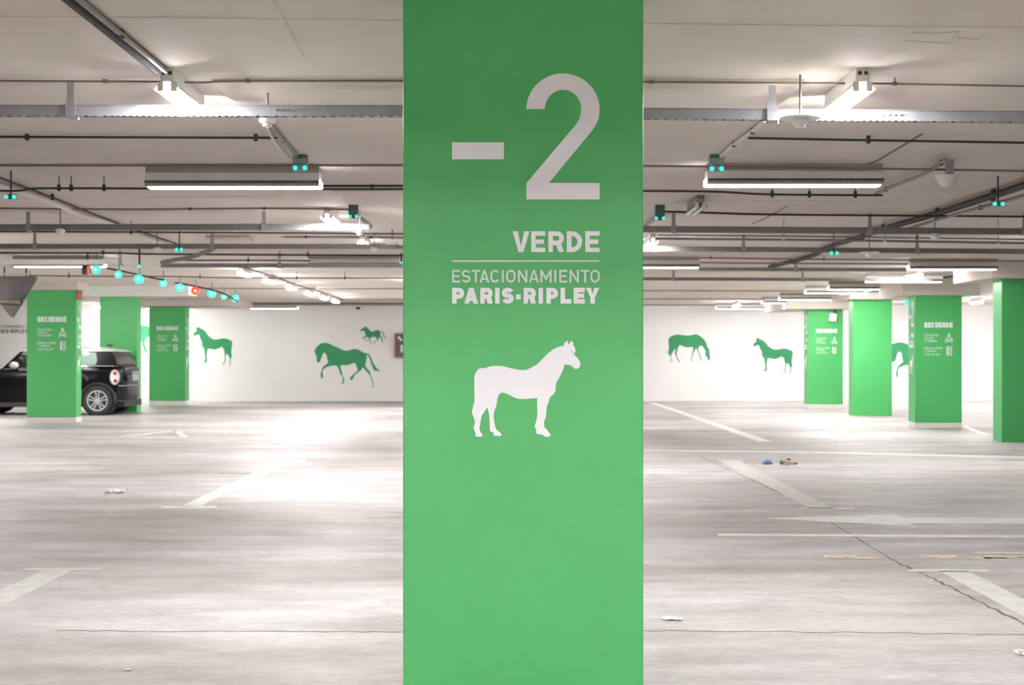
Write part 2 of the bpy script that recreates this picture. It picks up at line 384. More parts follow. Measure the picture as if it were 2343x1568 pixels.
HORSE_WALK = [(175,615),(205,630),(180,680),(200,740),(220,770),(225,860),(235,905),(265,922),(300,905),(310,860),(340,790),(360,725),(395,718),(430,750),(442,820),(470,910),(430,955),(370,1000),(345,1030),(330,1100),(308,1170),(320,1230),(340,1268),(362,1210),(352,1150),(355,1090),(380,1055),(420,1025),(500,1000),(590,982),(655,1002),(690,1060),(725,1160),(760,1210),(775,1280),(770,1320),(745,1360),(802,1360),(800,1325),(818,1300),(790,1240),(765,1180),(765,1140),(740,1060),(725,990),(760,975),(850,978),(920,965),(980,938),(1045,935),(1060,990),(1088,1050),(1085,1085),(1040,1140),(975,1190),(935,1240),(932,1295),(970,1285),(1000,1255),(1015,1205),(1080,1140),(1165,1080),(1178,1040),(1205,1025),(1260,1090),(1340,1180),(1380,1280),(1405,1350),(1408,1400),(1390,1440),(1420,1440),(1428,1410),(1422,1350),(1390,1250),(1355,1150),(1350,1110),(1290,1050),(1252,980),(1270,900),(1285,820),(1275,760),(1300,755),(1340,830),(1380,950),(1420,1060),(1455,1095),(1510,1095),(1570,1120),(1530,1070),(1480,1020),(1420,930),(1380,830),(1340,755),(1295,725),(1240,720),(1180,690),(1110,650),(1040,635),(970,642),(910,665),(850,668),(790,662),(740,640),(690,610),(600,575),(540,545),(480,518),(390,505),(320,520),(250,570),(220,605),(210,622)]
HORSE_TROT = [(150,375),(185,405),(220,400),(265,380),(310,385),(345,460),(370,540),(375,590),(290,630),(260,665),(262,690),(330,745),(420,795),(465,797),(480,765),(430,770),(370,735),(300,680),(350,655),(430,635),(470,660),(510,740),(545,820),(570,900),(565,930),(535,970),(570,962),(597,920),(585,860),(565,760),(545,665),(620,650),(700,630),(760,620),(790,670),(830,715),(820,750),(760,820),(675,905),(725,890),(800,808),(880,745),(885,700),(925,660),(1000,670),(1015,700),(1010,790),(1035,850),(1090,868),(1070,840),(1055,800),(1055,720),(1050,660),(1030,635),(960,610),(965,540),(975,440),(1010,405),(1040,440),(1060,530),(1110,630),(1155,705),(1190,690),(1165,650),(1125,570),(1100,490),(1065,430),(1005,385),(970,400),(920,385),(860,358),(800,358),(720,390),(650,415),(580,405),(540,370),(480,300),(410,240),(360,205),(340,225),(270,275),(200,325),(160,360)]
HORSE_GRAZE = [(340,560),(345,470),(380,390),(460,340),(560,300),(680,272),(760,275),(880,295),(1040,310),(1200,308),(1320,285),(1420,262),(1500,280),(1600,340),(1710,420),(1800,530),(1870,680),(1910,800),(1940,840),(1980,850),(1965,900),(1985,1050),(2000,1200),(1995,1270),(1960,1305),(1925,1290),(1900,1230),(1850,1140),(1800,1070),(1825,960),(1780,870),(1710,760),(1650,722),(1600,735),(1535,780),(1530,880),(1555,980),(1600,1100),(1615,1190),(1690,1300),(1645,1290),(1590,1200),(1560,1080),(1500,920),(1455,820),(1400,890),(1330,1030),(1290,1170),(1285,1270),(1292,1335),(1250,1335),(1258,1200),(1285,1030),(1320,880),(1320,775),(1200,780),(1090,785),(990,765),(900,735),(815,695),(760,740),(720,810),(690,930),(660,1060),(705,1190),(745,1285),(810,1370),(770,1375),(700,1290),(650,1160),(595,1020),(620,900),(600,850),(540,930),(480,1040),(440,1110),(450,1220),(465,1310),(495,1375),(450,1378),(430,1260),(425,1130),(380,1135),(360,1080),(355,980),(260,1080),(330,950),(355,850),(355,700)]
HORSE_ICON = [(1448,190),(1455,155),(1480,128),(1505,120),(1508,165),(1525,163),(1540,130),(1558,122),(1578,150),(1578,180),(1600,220),(1607,260),(1595,302),(1551,252),(1546,258),(1592,312),(1640,365),(1670,415),(1675,450),(1660,490),(1620,510),(1590,500),(1565,475),(1530,455),(1490,452),(1460,440),(1440,510),(1400,600),(1342,710),(1335,790),(1310,850),(1255,905),(1240,960),(1215,1020),(1205,1120),(1195,1190),(1180,1220),(1180,1310),(1215,1350),(1250,1395),(1265,1425),(1250,1443),(1200,1443),(1165,1430),(1150,1415),(1100,1412),(1065,1395),(1068,1355),(1048,1310),(1055,1265),(1075,1200),(1082,1100),(1078,1000),(1080,910),(950,922),(860,925),(790,915),(730,885),(650,848),(600,838),(565,850),(545,880),(530,930),(515,1020),(490,1090),(480,1160),(490,1250),(515,1340),(560,1380),(590,1415),(580,1435),(500,1432),(475,1415),(478,1388),(440,1375),(427,1350),(425,1250),(415,1130),(390,1040),(350,1105),(320,1150),(300,1230),(285,1340),(300,1380),(328,1425),(315,1443),(260,1445),(228,1435),(228,1395),(205,1340),(210,1290),(235,1195),(215,1228),(200,1160),(180,1120),(190,1050),(215,950),(213,850),(212,700),(213,620),(235,560),(270,515),(310,498),(360,498),(430,475),(530,465),(610,472),(700,497),(790,515),(860,523),(930,522),(1000,490),(1080,445),(1150,375),(1230,295),(1320,230),(1400,200)]
def decal(name, outline, scale, ox, oy, label, sx=1, sy=1, seg=3):
    pts = [(ox+x/scale*sx, oy+y/scale*sy) for x, y in catmull(outline, seg=seg)]
    P = [onwall(x, y, 0.004) for x, y in pts]
    mb = MB(); mb.poly(P, (0, 0.003, 0))
    c = sum(P, Vector())/len(P)
    return mb.build(name, M['vinyl_green'], origin=c, label=label, cat='wall decal', group='green horse silhouettes along the far wall')
decal('horse_silhouette', HORSE_STAND, 13.067, 430, 730, 'green standing horse silhouette on the white wall between a RECUERDE pillar and the walking horse')
decal('horse_silhouette', HORSE_WALK, 9.222, 700, 730, 'large green walking horse silhouette with bowed head below the small trotting horse')
decal('horse_silhouette', HORSE_TROT, 17.42, 815, 735, 'small dark green trotting horse silhouette above the large walking horse')
decal('horse_silhouette', HORSE_GRAZE, 17.42, 1510, 750, 'green grazing horse silhouette with its head lowered on the white wall')
decal('horse_silhouette', HORSE_STAND, 13.067, 1710.6, 756.6, 'green standing horse silhouette on the white wall beside the grazing horse', 1.018, 0.93)
decal('horse_silhouette', [(262,748),(275,742),(290,746),(310,744),(325,744.5),(345,748),(365,750),(385,746),(400,742),(412,748),(408,756),(395,762),(385,772),(370,776),(378,800),(372,800),(360,776),(345,772),(338,771),(333,778),(331,786),(334,797),(339,810),(334,809),(328,797),(324,784),(318,777),(290,774),(288,790),(292,808),(286,808),(280,788),(276,772),(262,768),(255,780),(252,776)], 1, 0, 0,
      'dark green horse silhouette half hidden behind the RECUERDE pillar right of the car')
decal('horse_silhouette', [(2010,806),(2022,796),(2039,789),(2048,785.5),(2057.6,783.6),(2068,785),(2080.5,790),(2092,796),(2104,792),(2118,780),(2130,776),(2138,784),(2134,794),(2124,802),(2116,818),(2108,830),(2112,850),(2106,866),(2101,866),(2104,850),(2098,834),(2088,834),(2080.5,834.5),(2066,838),(2057.6,842),(2054,850),(2055,858),(2053,865),(2051,862),(2050,854),(2053,843),(2057,836),(2066.8,827.6),(2064,818),(2063,810),(2061,806),(2058,805),(2054,808),(2051,818),(2047.6,827.6),(2043,827.5),(2036,836),(2030,850),(2026,850),(2030,832),(2026,822),(2016,826),(2008,846),(2004,842),(2010,824)], 1, 0, 0,
      'bright green leaping horse silhouette seen between two green pillars')
# words on the wall left of the first pillar
c0 = onwall(20, 755)
lt = thing('wall_lettering', c0, 'grey vinyl words ESTACIONAMIENTO PARIS-RIPLEY on the wall above the car', 'lettering')
mb = MB(); letters(mb, word('ESTACIONAMIENTO', -13, 63, 744, 750.5, 1.0, 0.25), onwall, (0, 0.003, 0)); mb.build('thin_lettering', M['vinyl_grey'], lt, c0)
mb = MB(); letters(mb, word('PARIS.RIPLEY', -13, 63, 753.6, 762.6, 2.4, 0.18), onwall, (0, 0.003, 0)); mb.build('bold_lettering', M['vinyl_grey'], lt, c0)

# hose cabinet on the wall beside the nearest pillar
c0 = onwall(932, 790, 0.1); hc = thing('hose_cabinet', c0, 'red framed fire hose cabinet with dark glass beside the large pillar', 'fire hose cabinet')
a, b = onwall(903, 763, 0.20), onwall(962, 817, 0.20)
mb = MB(); mb.bbox(a.x, b.x, a.y, a.y+0.19, b.z, a.z, 0.01); mb.build('cabinet_box', M['red'], hc, c0)
mb = MB(); mb.box(a.x+0.04, b.x-0.04, a.y-0.012, a.y+0.0, b.z+0.04, a.z-0.03); mb.build('glass_door', M['dark_glass'], hc, c0)
mb = MB()
p = onwall(916, 792, 0.22); mb.bbox(p.x, p.x+0.24, a.y-0.022, a.y-0.012, p.z-0.17, p.z+0.03, 0.004)
mb.build('label_panel', M['hose'], hc, c0)
mb = MB(); p = onwall(909, 772, 0.2); mb.poly([(p.x, a.y-0.014, p.z), (p.x+.05, a.y-0.014, p.z+.03), (p.x+.15, a.y-0.014, p.z-.08), (p.x+.09, a.y-0.014, p.z-.1)], (0, -0.004, 0))
mb.build('door_emblem', M['hose'], hc, c0)

# ------------------------------------------------------------------ pillars
def sign_block(parent, c0, to3, d, mw, mt):
    """the level sign: -2 VERDE ESTACIONAMIENTO PARIS-RIPLEY and the horse, drawn in the near pillar's own pixel frame"""
    sc = 4.6125; A = lambda x, y: to3(1000+x/sc, 140+y/sc)
    mb = MB(); mb.poly([A(158,857), A(706,857), A(706,1037), A(158,1037)], d); mb.build('minus_sign', mw, parent, c0)
    out = [(942,507)]+arc(1329, 512, 387, 382, 180, 360, 26)[1:]
    out += catmull([(1716,512),(1706,600),(1672,680),(1630,740),(1590,790)], False, 4)[1:]+[(1182,1285),(1716,1287),(1716,1460),(942,1460),(942,1290),(1440,700)]
    out += catmull([(1440,700),(1480,648),(1508,590),(1522,510)], False, 4)[1:]
    out += arc(1330, 507, 192, 204, 0, -180, 20)
    mb = MB(); mb.poly([A(*p) for p in out], d); mb.build('numeral_two', mw, parent, c0)
    s3 = 400/2343; B = lambda x, y: to3(1000+x*s3, 500+y*s3)
    mb = MB(); letters(mb, [('V',1012,172,1238,452,64),('E',1262,172,1450,452,60),('R',1490,172,1700,452,62),('D',1738,172,1945,452,64),('E',1988,172,2178,452,60)], B, d)
    mb.build('verde_lettering', mw, parent, c0)
    mb = MB(); mb.poly([B(207,562), B(2173,562), B(2173,581), B(207,583)], d); mb.build('dividing_rule', mt, parent, c0)
    e = [('E',203,310),('S',330,448),('T',462,578),('A',570,702),('C',715,838),('I',868,895),('O',925,1052),('N',1085,1210),('A',1230,1365),('M',1385,1535),('I',1572,1598),('E',1638,1745),('N',1775,1900),('T',1928,2042),('O',2055,2180)]
    mb = MB(); letters(mb, [(ch, a_, 690, b_, 860, 25) for ch, a_, b_ in e], B, d); mb.build('estacionamiento_lettering', mt, parent, c0)
    e = [('P',203,365),('A',365,552),('R',580,745),('I',778,838),('S',868,1028),('.',1058,1122),('R',1160,1325),('I',1360,1420),('P',1465,1622),('L',1655,1800),('E',1830,1980),('Y',1995,2175)]
    mb = MB(); letters(mb, [(ch, a_, 930 if ch != '.' else 1020, b_, 1142 if ch != '.' else 1085, 60) for ch, a_, b_ in e], B, d); mb.build('paris_ripley_lettering', mw, parent, c0)
    H_ = lambda x, y: to3(1050+x/6.031, 760+y/6.031)
    mb = MB(); mb.poly([H_(*p) for p in catmull(HORSE_ICON, seg=4)], d); mb.build('horse_emblem', mw, parent, c0)

# the large pillar in front of the camera
PZ = 4.885
c0 = Vector(((922+1472)/2-CX, 0, 0)); c0 = Vector((c0.x/F*PZ, PZ, 0))
P0 = thing('pillar', c0, 'large green pillar with white -2 VERDE sign and horse emblem', 'pillar')
x0, x1 = (922-CX)/F*PZ, (1472-CX)/F*PZ
mb = MB(); mb.bbox(x0, x1, PZ, PZ+0.36, 0.0, CEIL, 0.004); mb.build('pillar_shaft', M['green'], P0, c0)
to3 = lambda x, y: Vector(((x-CX)/F*PZ, PZ-0.0015, HC-(y-HY)/F*PZ))
sign_block(P0, c0, to3, (0, 0.001, 0), M['vinyl_white'], M['vinyl_thin'])

def pillar(xa, xb, ybot, ytop, depth, label, plinth=0, text=None, side=0):
    Y = HC*F/(ybot-HY); a = (xa-CX)/F*Y; b = (xb-CX)/F*Y; zt = min(HC-(ytop-HY)/F*Y, CEIL)
    c0 = Vector(((a+b)/2, Y+depth/2, 0))
    t = thing('pillar', c0, label, 'pillar', 'green pillars of the parking hall')
    pl = plinth/F*Y
    mb = MB(); mb.bbox(a, b, Y, Y+depth, pl, CEIL, 0.008); mb.build('pillar_shaft', M['green'], t, c0)
    if plinth:
        mb = MB(); mb.bbox(a-0.005, b+0.005, Y+0.01, Y+depth, 0, pl, 0.008); mb.build('plinth', M['plinth'], t, c0)
    to = lambda x, y: Vector(((x-CX)/F*Y, Y-0.003, HC-(y-HY)/F*Y)); d = (0, 0.002, 0)
    if text:
        tx, ty, k = text       # top-left px of RECUERDE and scale (1 = on the first pillar)
        T = lambda x, y: to(tx+(x-86)*k, ty+(y-725)*k)
        mb = MB(); letters(mb, word('RECUERDE', 86, 152, 725, 737, 3.0, 0.14), T, d); mb.build('recuerde_lettering', M['vinyl_white'], t, c0)
        mb = MB()
        for body, X0, X1, Y0, Y1 in [('- Cerrar bien', 82.5, 118.5, 750.5, 757.5), ('puertas', 86, 108, 759, 765.5), ('y ventanas', 86, 116, 765, 772.5),
                                     ('- Llevar su ticket', 82.5, 128.5, 780.5, 787.5), ('y validarlo', 86, 114.5, 788.5, 795.5), ('antes de salir', 86, 123, 796, 801.5)]:
            v, f = textmesh(body, X0, X1, Y0, Y1, T, 0.25); mb.add(v, f)
        mb.build('reminder_lettering', M['vinyl_white'], t, c0)
        mb = MB()
        for q in ribbon(arc(143.2, 753.2, 2.0, 2.2, 0, 360, 14)[:-1], 1.6, True): mb.poly([T(p.x, p.y) for p in q], d)
        for path, cl in [([(136.5,772.5),(135.2,767),(138.5,761.5),(141.5,759.5),(141.5,756.5),(145,756.5),(145,759.5),(148.2,761.5),(151.2,767),(150,772.5)], False),
                         ([(139.5,771),(140,766.5),(143.2,764),(146.6,766.5),(147,771)], False), ([(139.5,768),(147,768)], False)]:
            for q in ribbon(path, 1.7, cl): mb.poly([T(p.x, p.y) for p in q], d)
        mb.build('driver_icon', M['vinyl_white'], t, c0)
        mb = MB()
        for q in ribbon([(137,782),(149,782),(149,801),(137,801)], 1.6, True): mb.poly([T(p.x, p.y) for p in q], d)
        mb.poly([T(136.5,781.5), T(142,781.5), T(142,801.5), T(136.5,801.5)], d)
        for q in ribbon([(146.5,785),(144.5,788),(146.5,791),(144.5,795),(146.5,798.5)], 1.3): mb.poly([T(p.x, p.y) for p in q], d)
        mb.build('ticket_icon', M['vinyl_white'], t, c0)
    if side:               # the level sign repeated on the face turned to the aisle
        X = (b+0.003) if side > 0 else (a-0.003); hh = 0.9/(1210-780)
        kx = depth/550; kz = (zt-0.05)/1568*0.98
        S_ = lambda x, y: Vector((X, Y+(depth-(x-922)*kx if side < 0 else (x-922)*kx), 0.25+(1440-y)*0.00148))
        sign_block(t, c0, S_, (-0.002*side, 0, 0), M['vinyl_white'], M['vinyl_thin'])
    return t, Y, a, b, zt
pA = pillar(61, 174.5, 968, 664, 0.31, 'green RECUERDE pillar standing in front of the black car', 13, (86, 725, 1.0), 1)
pC = pillar(341, 424, 928.5, 702, 0.42, 'green RECUERDE pillar beside the standing horse on the wall', 11, (359, 747, 0.735), 1)
pB = pillar(228, 313.5, 943.5, 680, 0.34, 'plain bright green pillar directly behind the black car')
pD = pillar(1848, 1929, 936, 710, 0.40, 'green RECUERDE pillar with a small white box mounted near its top', 11, (1867, 753, 0.735), -1)
pE = pillar(1952.5, 2041, 951.5, 686, 0.40, 'plain bright green pillar between the two RECUERDE pillars')
pG = pillar(2093, 2201, 980, 676, 0.38, 'green RECUERDE pillar between the plain pillar and the dark one at the picture edge', 13, (2115, 738, 0.985), -1)
pF = pillar(2292, 2440, 1012, 638, 0.36, 'dark shaded green pillar cut by the right edge of the photo')
# slab drops carrying the pillars
def dropat(xl, xr, p, front, back, extra=0, m_='ceiling'):
    _, Y, a, b, zt = p; Yf = Y-front
    drop((xl-CX)/F*Yf, (xr-CX)/F*Yf, Yf, Y+back, min(zt+extra, CEIL-0.01), m_)
dropat(40, 177, pA, 0.35, 0.34); dropat(177, 432, pB, 3.4, -2.7, -0.1, 'wall'); dropat(240, 548, pC, 0.3, 1.5)  # beam before pB gets white wall paint in place of lamplight
dropat(1800, 1942, pD, 0.3, 2.4, 0.02); dropat(1944, 2074, pE, 0.3, 1.4); dropat(2064, 2243, pG, 0.06, 1.4); dropat(2270, 2480, pF, 0.3, 1.4)
# red mark on the first pillar's side and white box on pillar D
_, Y, a, b, zt = pA
MB().bbox(b, b+0.02, Y+0.0, Y+0.30, zt-0.17, zt-0.0, 0.003).build('red_mark', M['red'], pA[0], pA[0].location[:], label='red square at the pillar top')
_, Y, a, b, zt = pD
p = at(1905.5, 726.5, Y-0.05); wb = thing('wall_box', p, 'small white tilted box fixed near the top of a RECUERDE pillar', 'junction box')
mb = MB(); mb.bbox(-0.085, 0.085, -0.04, 0.045, -0.095, 0.095, 0.012); o = mb.build('casing', M['white_plastic'], wb); o.rotation_euler = (0, math.radians(8), 0)
MB().lathe([(0.02, 0), (0.02, 0.06)], (0.05, 0, 0.10), 'Z', 10).build('conduit_stub', M['conduit_dark'], wb)

# ------------------------------------------------------------------ floor markings (painted on the floor: its parts)
def fmark(name, polys, m_, label=None, z=0.0):
    mb = MB()
    for k, p in enumerate(polys):
        mb.poly([Vector((q.x, q.y, 0.0006+z)) for q in (fl(x, y) for x, y in p)], (0, 0, 0.0016))
    return mb.build(name, m_, floor, label=label)
fmark('bay_line', [[(412,1160),(455,1160),(668,1057),(638,1056)], [(367,1159),(497,1158.5),(495,1163.5),(370,1163.5)], [(600,1055),(700,1055),(698,1057),(600,1057)]], M['paint'], 'white bay line with a crossbar, far left lane')
fmark('bay_line', [[(100,1306),(168,1306),(-20,1400),(-20,1361)], [(55,1301),(235,1300.5),(232,1306),(58,1307)]], M['paint_old'], 'faded bay line with a crossbar at the left edge')
fmark('bay_line', [[(1484,922),(1502,922),(1766,1011),(1736,1011)]], M['paint'], 'white bay line running from the far wall')
fmark('bay_line', [[(1645,1054),(1690,1054),(1906,1164),(1852,1164)], [(1825,1162.5),(1954,1162.5),(1954,1167),(1825,1167)], [(1640,1052),(1702,1052),(1702,1054.5),(1640,1054.5)]], M['paint_old'], 'grey bay line ending in a crossbar')
fmark('bay_line', [[(2148,1308),(2216,1308),(2360,1381),(2360,1422)], [(2080,1304),(2262,1304),(2262,1309.5),(2080,1309.5)]], M['paint_old'], 'faded bay line below the right lane')
fmark('bay_line', [[(2196,976),(2212,976),(2268,996),(2246,996)]], M['paint'], 'short white bay line near the dark pillar')
fmark('lane_line', [[(1642,1222),(1950,1223.5),(2360,1226),(2360,1232),(1950,1229),(1642,1227)]], M['paint'], 'long white lane line under the arrow')
fmark('lane_line', [[(1475,1029.5),(1900,1035),(2360,1045.5),(2360,1050),(1900,1038.5),(1475,1032.5)]], M['paint'], 'thin white lane line across the middle distance')
fmark('lane_line', [[(2225,1264),(2360,1264.5),(2360,1269),(2225,1267)]], M['paint_old'], 'short white line above the yellow marks')
fmark('lane_line', [[(195,1000),(430,1000),(430,1002.5),(330,1003),(195,1002.5)]], M['paint_old'], 'thin white line left of the pillar')
fmark('direction_arrow', [[(1752,1186.5),(1870,1183),(2045,1178),(2062,1185),(2360,1185.5),(2360,1199.5),(2080,1198.5),(2098,1204.5),(1900,1195.5)]], M['paint'], 'white arrow pointing left painted in the lane')
fmark('triangle_marking', [[(262,999),(400,985),(408,987),(300,999)], [(395,986),(410,985),(433,1001),(414,1001)]], M['paint_old'], 'white outlined triangle painted on the floor')
ym = []
for (x0, x1, y0, h) in [(1885,1960,1270,9),(1960,2010,1274,6),(2100,2190,1270,7),(2250,2360,1270,10),(2150,2360,1276,4)]:
    n = 9; up = [(x0+(x1-x0)*i/n, y0+random.uniform(0, h*0.35)) for i in range(n+1)]; dn = [(x0+(x1-x0)*i/n, y0+h-random.uniform(0, h*0.35)) for i in range(n, -1, -1)]
    ym.append(up+dn)
fmark('yellow_marking', ym, M['paint_yellow'], 'worn yellow paint patches')
def crackpath(pts, w0, name='floor_crack', jit=1.5, n=10):
    polys = []
    for (a_, b_) in zip(pts[:-1], pts[1:]):
        prev = a_
        for i in range(1, n+1):
            q = (a_[0]+(b_[0]-a_[0])*i/n, a_[1]+(b_[1]-a_[1])*i/n+random.uniform(-jit, jit)*(0 if i == n else 1))
            A, B = fl(*prev), fl(*q); d = (B-A).normalized(); nn = Vector((-d.y, d.x, 0))*w0*random.uniform(0.3, 1.2)
            polys.append([A+nn, B+nn, B-nn, A-nn]); prev = q
    mb = MB()
    for p in polys: mb.poly([Vector((q.x, q.y, 0.0004)) for q in p], (0, 0, 0.0012))
    return mb.build(name, M['crack'], floor)
crackpath([(130,1444),(420,1446),(700,1446),(922,1447)], 0.004, jit=1.2)
crackpath([(1472,1444),(1750,1446),(2040,1449),(2360,1454)], 0.0035, jit=1.2)
crackpath([(1595,1041),(1700,1090),(1850,1158)], 0.006, jit=0.8)
crackpath([(1880,1185),(1945,1222),(2040,1281)], 0.004, jit=0.8)
crackpath([(2040,1281),(2120,1318),(2200,1358),(2360,1438)], 0.008, jit=3)
crackpath([(40,1083),(120,1082),(140,1077)], 0.012, jit=0.6, n=5)
crackpath([(500,1084),(580,1084)], 0.010, jit=0.6, n=5)

# litter
def scrap(name, x, y, wpx, hpx, label, m_, lump=0.4, grp=None):
    p = fl(x, y); k = p.y/F; w_ = wpx*k; hh = hpx*k
    bm = bmesh.new(); bmesh.ops.create_grid(bm, x_segments=6, y_segments=5, size=0.5)
    for v in bm.verts:
        v.co.x = v.co.x*w_*(1+random.uniform(-.15, .15)); v.co.y = v.co.y*w_*0.8*(1+random.uniform(-.2, .2)); v.co.z = 0.003+random.random()*hh*lump
    for f in bm.faces[:]: 
        if random.random() < 0.12: bm.faces.remove(f)
    r = bmesh.ops.extrude_face_region(bm, geom=bm.faces[:]); 
    for e in r['geom']:
        if isinstance(e, bmesh.types.BMVert): e.co.z += 0.002
    mb = MB(); bm.verts.index_update(); mb.add([(v.co.x+p.x, v.co.y+p.y, v.co.z) for v in bm.verts], [[v.index for v in f.verts] for f in bm.faces]); bm.free()
    return mb.build(name, m_, origin=p, label=label, cat='litter', group=grp)
scrap('paper_scrap', 268, 1128, 44, 14, 'white crumpled paper scrap on the floor in the left lane', M['paper'], 0.7)
scrap('paper_scrap', 446, 1106.5, 14, 5, 'tiny white paper scrap near the left bay line', M['paper'], 0.6)
scrap('paper_scrap', 1538, 1418, 42, 8, 'flat whitish paper scrap on the floor right of the large pillar', M['paper'], 0.3)
scrap('paper_scrap', 2340, 1500, 34, 18, 'white paper scrap cut by the right edge of the photo', M['paper'], 0.7)
scrap('leaf_scrap', 294, 1535, 14, 4, 'tiny yellowish scrap near the bottom left of the floor', M['hose'], 0.4)
p = fl(1757, 1063); k = p.y/F; can = thing('drink_can', p, 'blue drink can lying on the floor beside a crumpled wrapper', 'can')
r_ = 5.2*k*1.0
MB().lathe([(r_*0.8, -10*k), (r_, -8*k), (r_, 6*k), (r_*0.85, 8*k)], (0, 0, r_), 'X', 24).build('can_body', M['can_blue'], can, smooth=True)
MB().lathe([(r_*0.7, -14*k), (r_*0.86, -13*k), (r_*0.9, -10*k)], (0, 0, r_), 'X', 24).build('can_end', M['can_cap'], can, smooth=True)
MB().lathe([(r_*0.9, 8*k), (r_*0.8, 12*k), (r_*0.45, 14*k)], (0, 0, r_), 'X', 24).build('can_neck', M['white_plastic'], can, smooth=True)
p = fl(1803, 1064); k = p.y/F; wr = thing('food_wrapper', p, 'crumpled tan and brown food wrapper on the floor beside the blue can', 'litter')
def lump(name, cx_, cz_, sx, sz, m_, sd):
    random.seed(sd); bm = bmesh.new(); bmesh.ops.create_icosphere(bm, subdivisions=2, radius=1)
    for v in bm.verts: v.co = Vector((v.co.x*sx*k, v.co.y*sx*0.8*k, v.co.z*sz*k))*random.uniform(0.65, 1.15)
    for v in bm.verts: v.co.x += cx_*k; v.co.z = max(0.001, v.co.z+cz_*k)
    bm.verts.index_update(); MB().add([v.co[:] for v in bm.verts], [[q.index for q in f.verts] for f in bm.faces]).build(name, m_, wr); bm.free()
lump('wrapper_paper', 0, 5, 13, 6, M['wrap_tan'], 1); lump('wrapper_scrap', -15, 5, 5, 6, M['wrap_green'], 2)
lump('wrapper_scrap', 2, 13, 5, 2.0, M['wrap_dark'], 3); lump('wrapper_scrap', -8, 7, 3, 3, M['wrap_brown'], 4); lump('wrapper_scrap', 17, 3, 5, 3, M['wrap_brown'], 5); lump('wrapper_fold', 14, 6, 3, 3.5, M['paper'], 6)

# ------------------------------------------------------------------ lamps
def copy_tree(o, parent=None):
    c = o.copy(); C.objects.link(c)
    if parent is not None: c.parent = parent
    for ch in list(o.children): copy_tree(ch, c)
    return c
def make_batten(lit, LB, low=False):
    """surface lamp of length LB running away from the camera; origin on the ceiling at its near end"""
    t = thing('batten_lamp', (0, 0, 0), 'x', 'ceiling lamp')
    mb = MB(); mb.bbox(-0.031, 0.031, 0, LB+0.02, -0.062, 0.0, 0.004); mb.build('lamp_housing', M['housing'] if lit else M['galv_dark'], t)
    for s in (-1, 1):
        MB().poly([(s*0.029, 0.0, -0.060), (s*0.031, 0.0, -0.060), (s*0.061, 0.0, -0.097), (s*0.058, 0.0, -0.097)], (0, LB+0.02, 0)).build('reflector_wing', M['housing'] if lit else M['galv_dark'], t)
    mb = MB()
    for s in (-1, 1): mb.lathe([(0.009, 0), (0.009, 0.004)], (s*0.014, -0.004, -0.022), 'Y', 12)
    mb.build('cable_hole', M['black'], t)
    for s in (-1, 1):
        MB().bbox(s*0.030-0.015, s*0.030+0.015, 0.0, 0.025, -0.104, -0.06, 0.004).build('tube_holder', M['housing'], t)
        MB().tube([(s*0.028, 0.02, -0.106 if low else -0.092), (s*0.028, LB, -0.106 if low else -0.092)], 0.024 if low else 0.016, 10).build('lamp_tube', (M['tube_far'] if low else M['tube']) if lit else M['white_plastic'], t, smooth=True)
    return t
bat_lit = {}
def batten(X, Y, label, lit=True, group='lit batten lamps', z=CEIL, LB=0.62):
    k = (lit, LB, Y > 17)
    if k not in bat_lit: bat_lit[k] = make_batten(lit, LB, Y > 17); t = bat_lit[k]
    else: t = copy_tree(bat_lit[k])
    t.location = (X, Y, z); t['label'] = label; t['group'] = group
    return t
def bx(x, Y): return (x-CX)/F*Y
batten(-1.56, 6.35, 'bright double tube lamp at the end of the twin ceiling conduits')
batten(1.60, 6.35, 'bright double tube lamp with two round holes in its white housing end')
batten(-1.62, 12.35, 'bright tube lamp beside a teal sensor above the second cable tray')
batten(1.55, 11.4, 'unlit grey tube lamp beside a teal sensor', False, None)
batten(-1.60, 15.1, 'bright tube lamp just above the third cable tray left of the large pillar')
batten(1.53, 15.0, 'bright tube lamp at the third cable tray right of the large pillar')
for i, Y in enumerate([20.6, 22.7, 25.0, 27.3, 29.5, 31.4]):
    batten(-3.97, Y, ['first and largest', 'second', 'third', 'fourth', 'fifth', 'sixth and smallest'][i]+' in the row of six lit tube lamps receding to the wall', group='row of lit tube lamps on the left', LB=0.62)
for x, Y, l in [(2104, 21.0, 'lit tube lamp nearest the pillar in the right-hand receding row'), (2002, 25.15, 'lit tube lamp above the plain green pillar'), (1945, 26.7, 'lit tube lamp left of the plain green pillar top'),
        (1870, 29.9, 'lit tube lamp above the small white box pillar'), (1829, 31.9, 'small lit tube lamp left of the white box pillar'), (1690, 34.1, 'lit tube lamp glowing above the long diffuser lamp by the wall')]:
    batten(bx(x, Y), Y, l, group='row of lit tube lamps on the right')
batten(bx(2245, 32), 32.0, 'lit tube lamp seen between the last RECUERDE pillar and the dark pillar')
batten(bx(325, 35.4), 35.4, 'small lit tube lamp between the plain pillar and the RECUERDE pillar behind the car')
batten(bx(222, 35.4), 35.4, 'small lit tube lamp seen left of the plain pillar above the car roof')

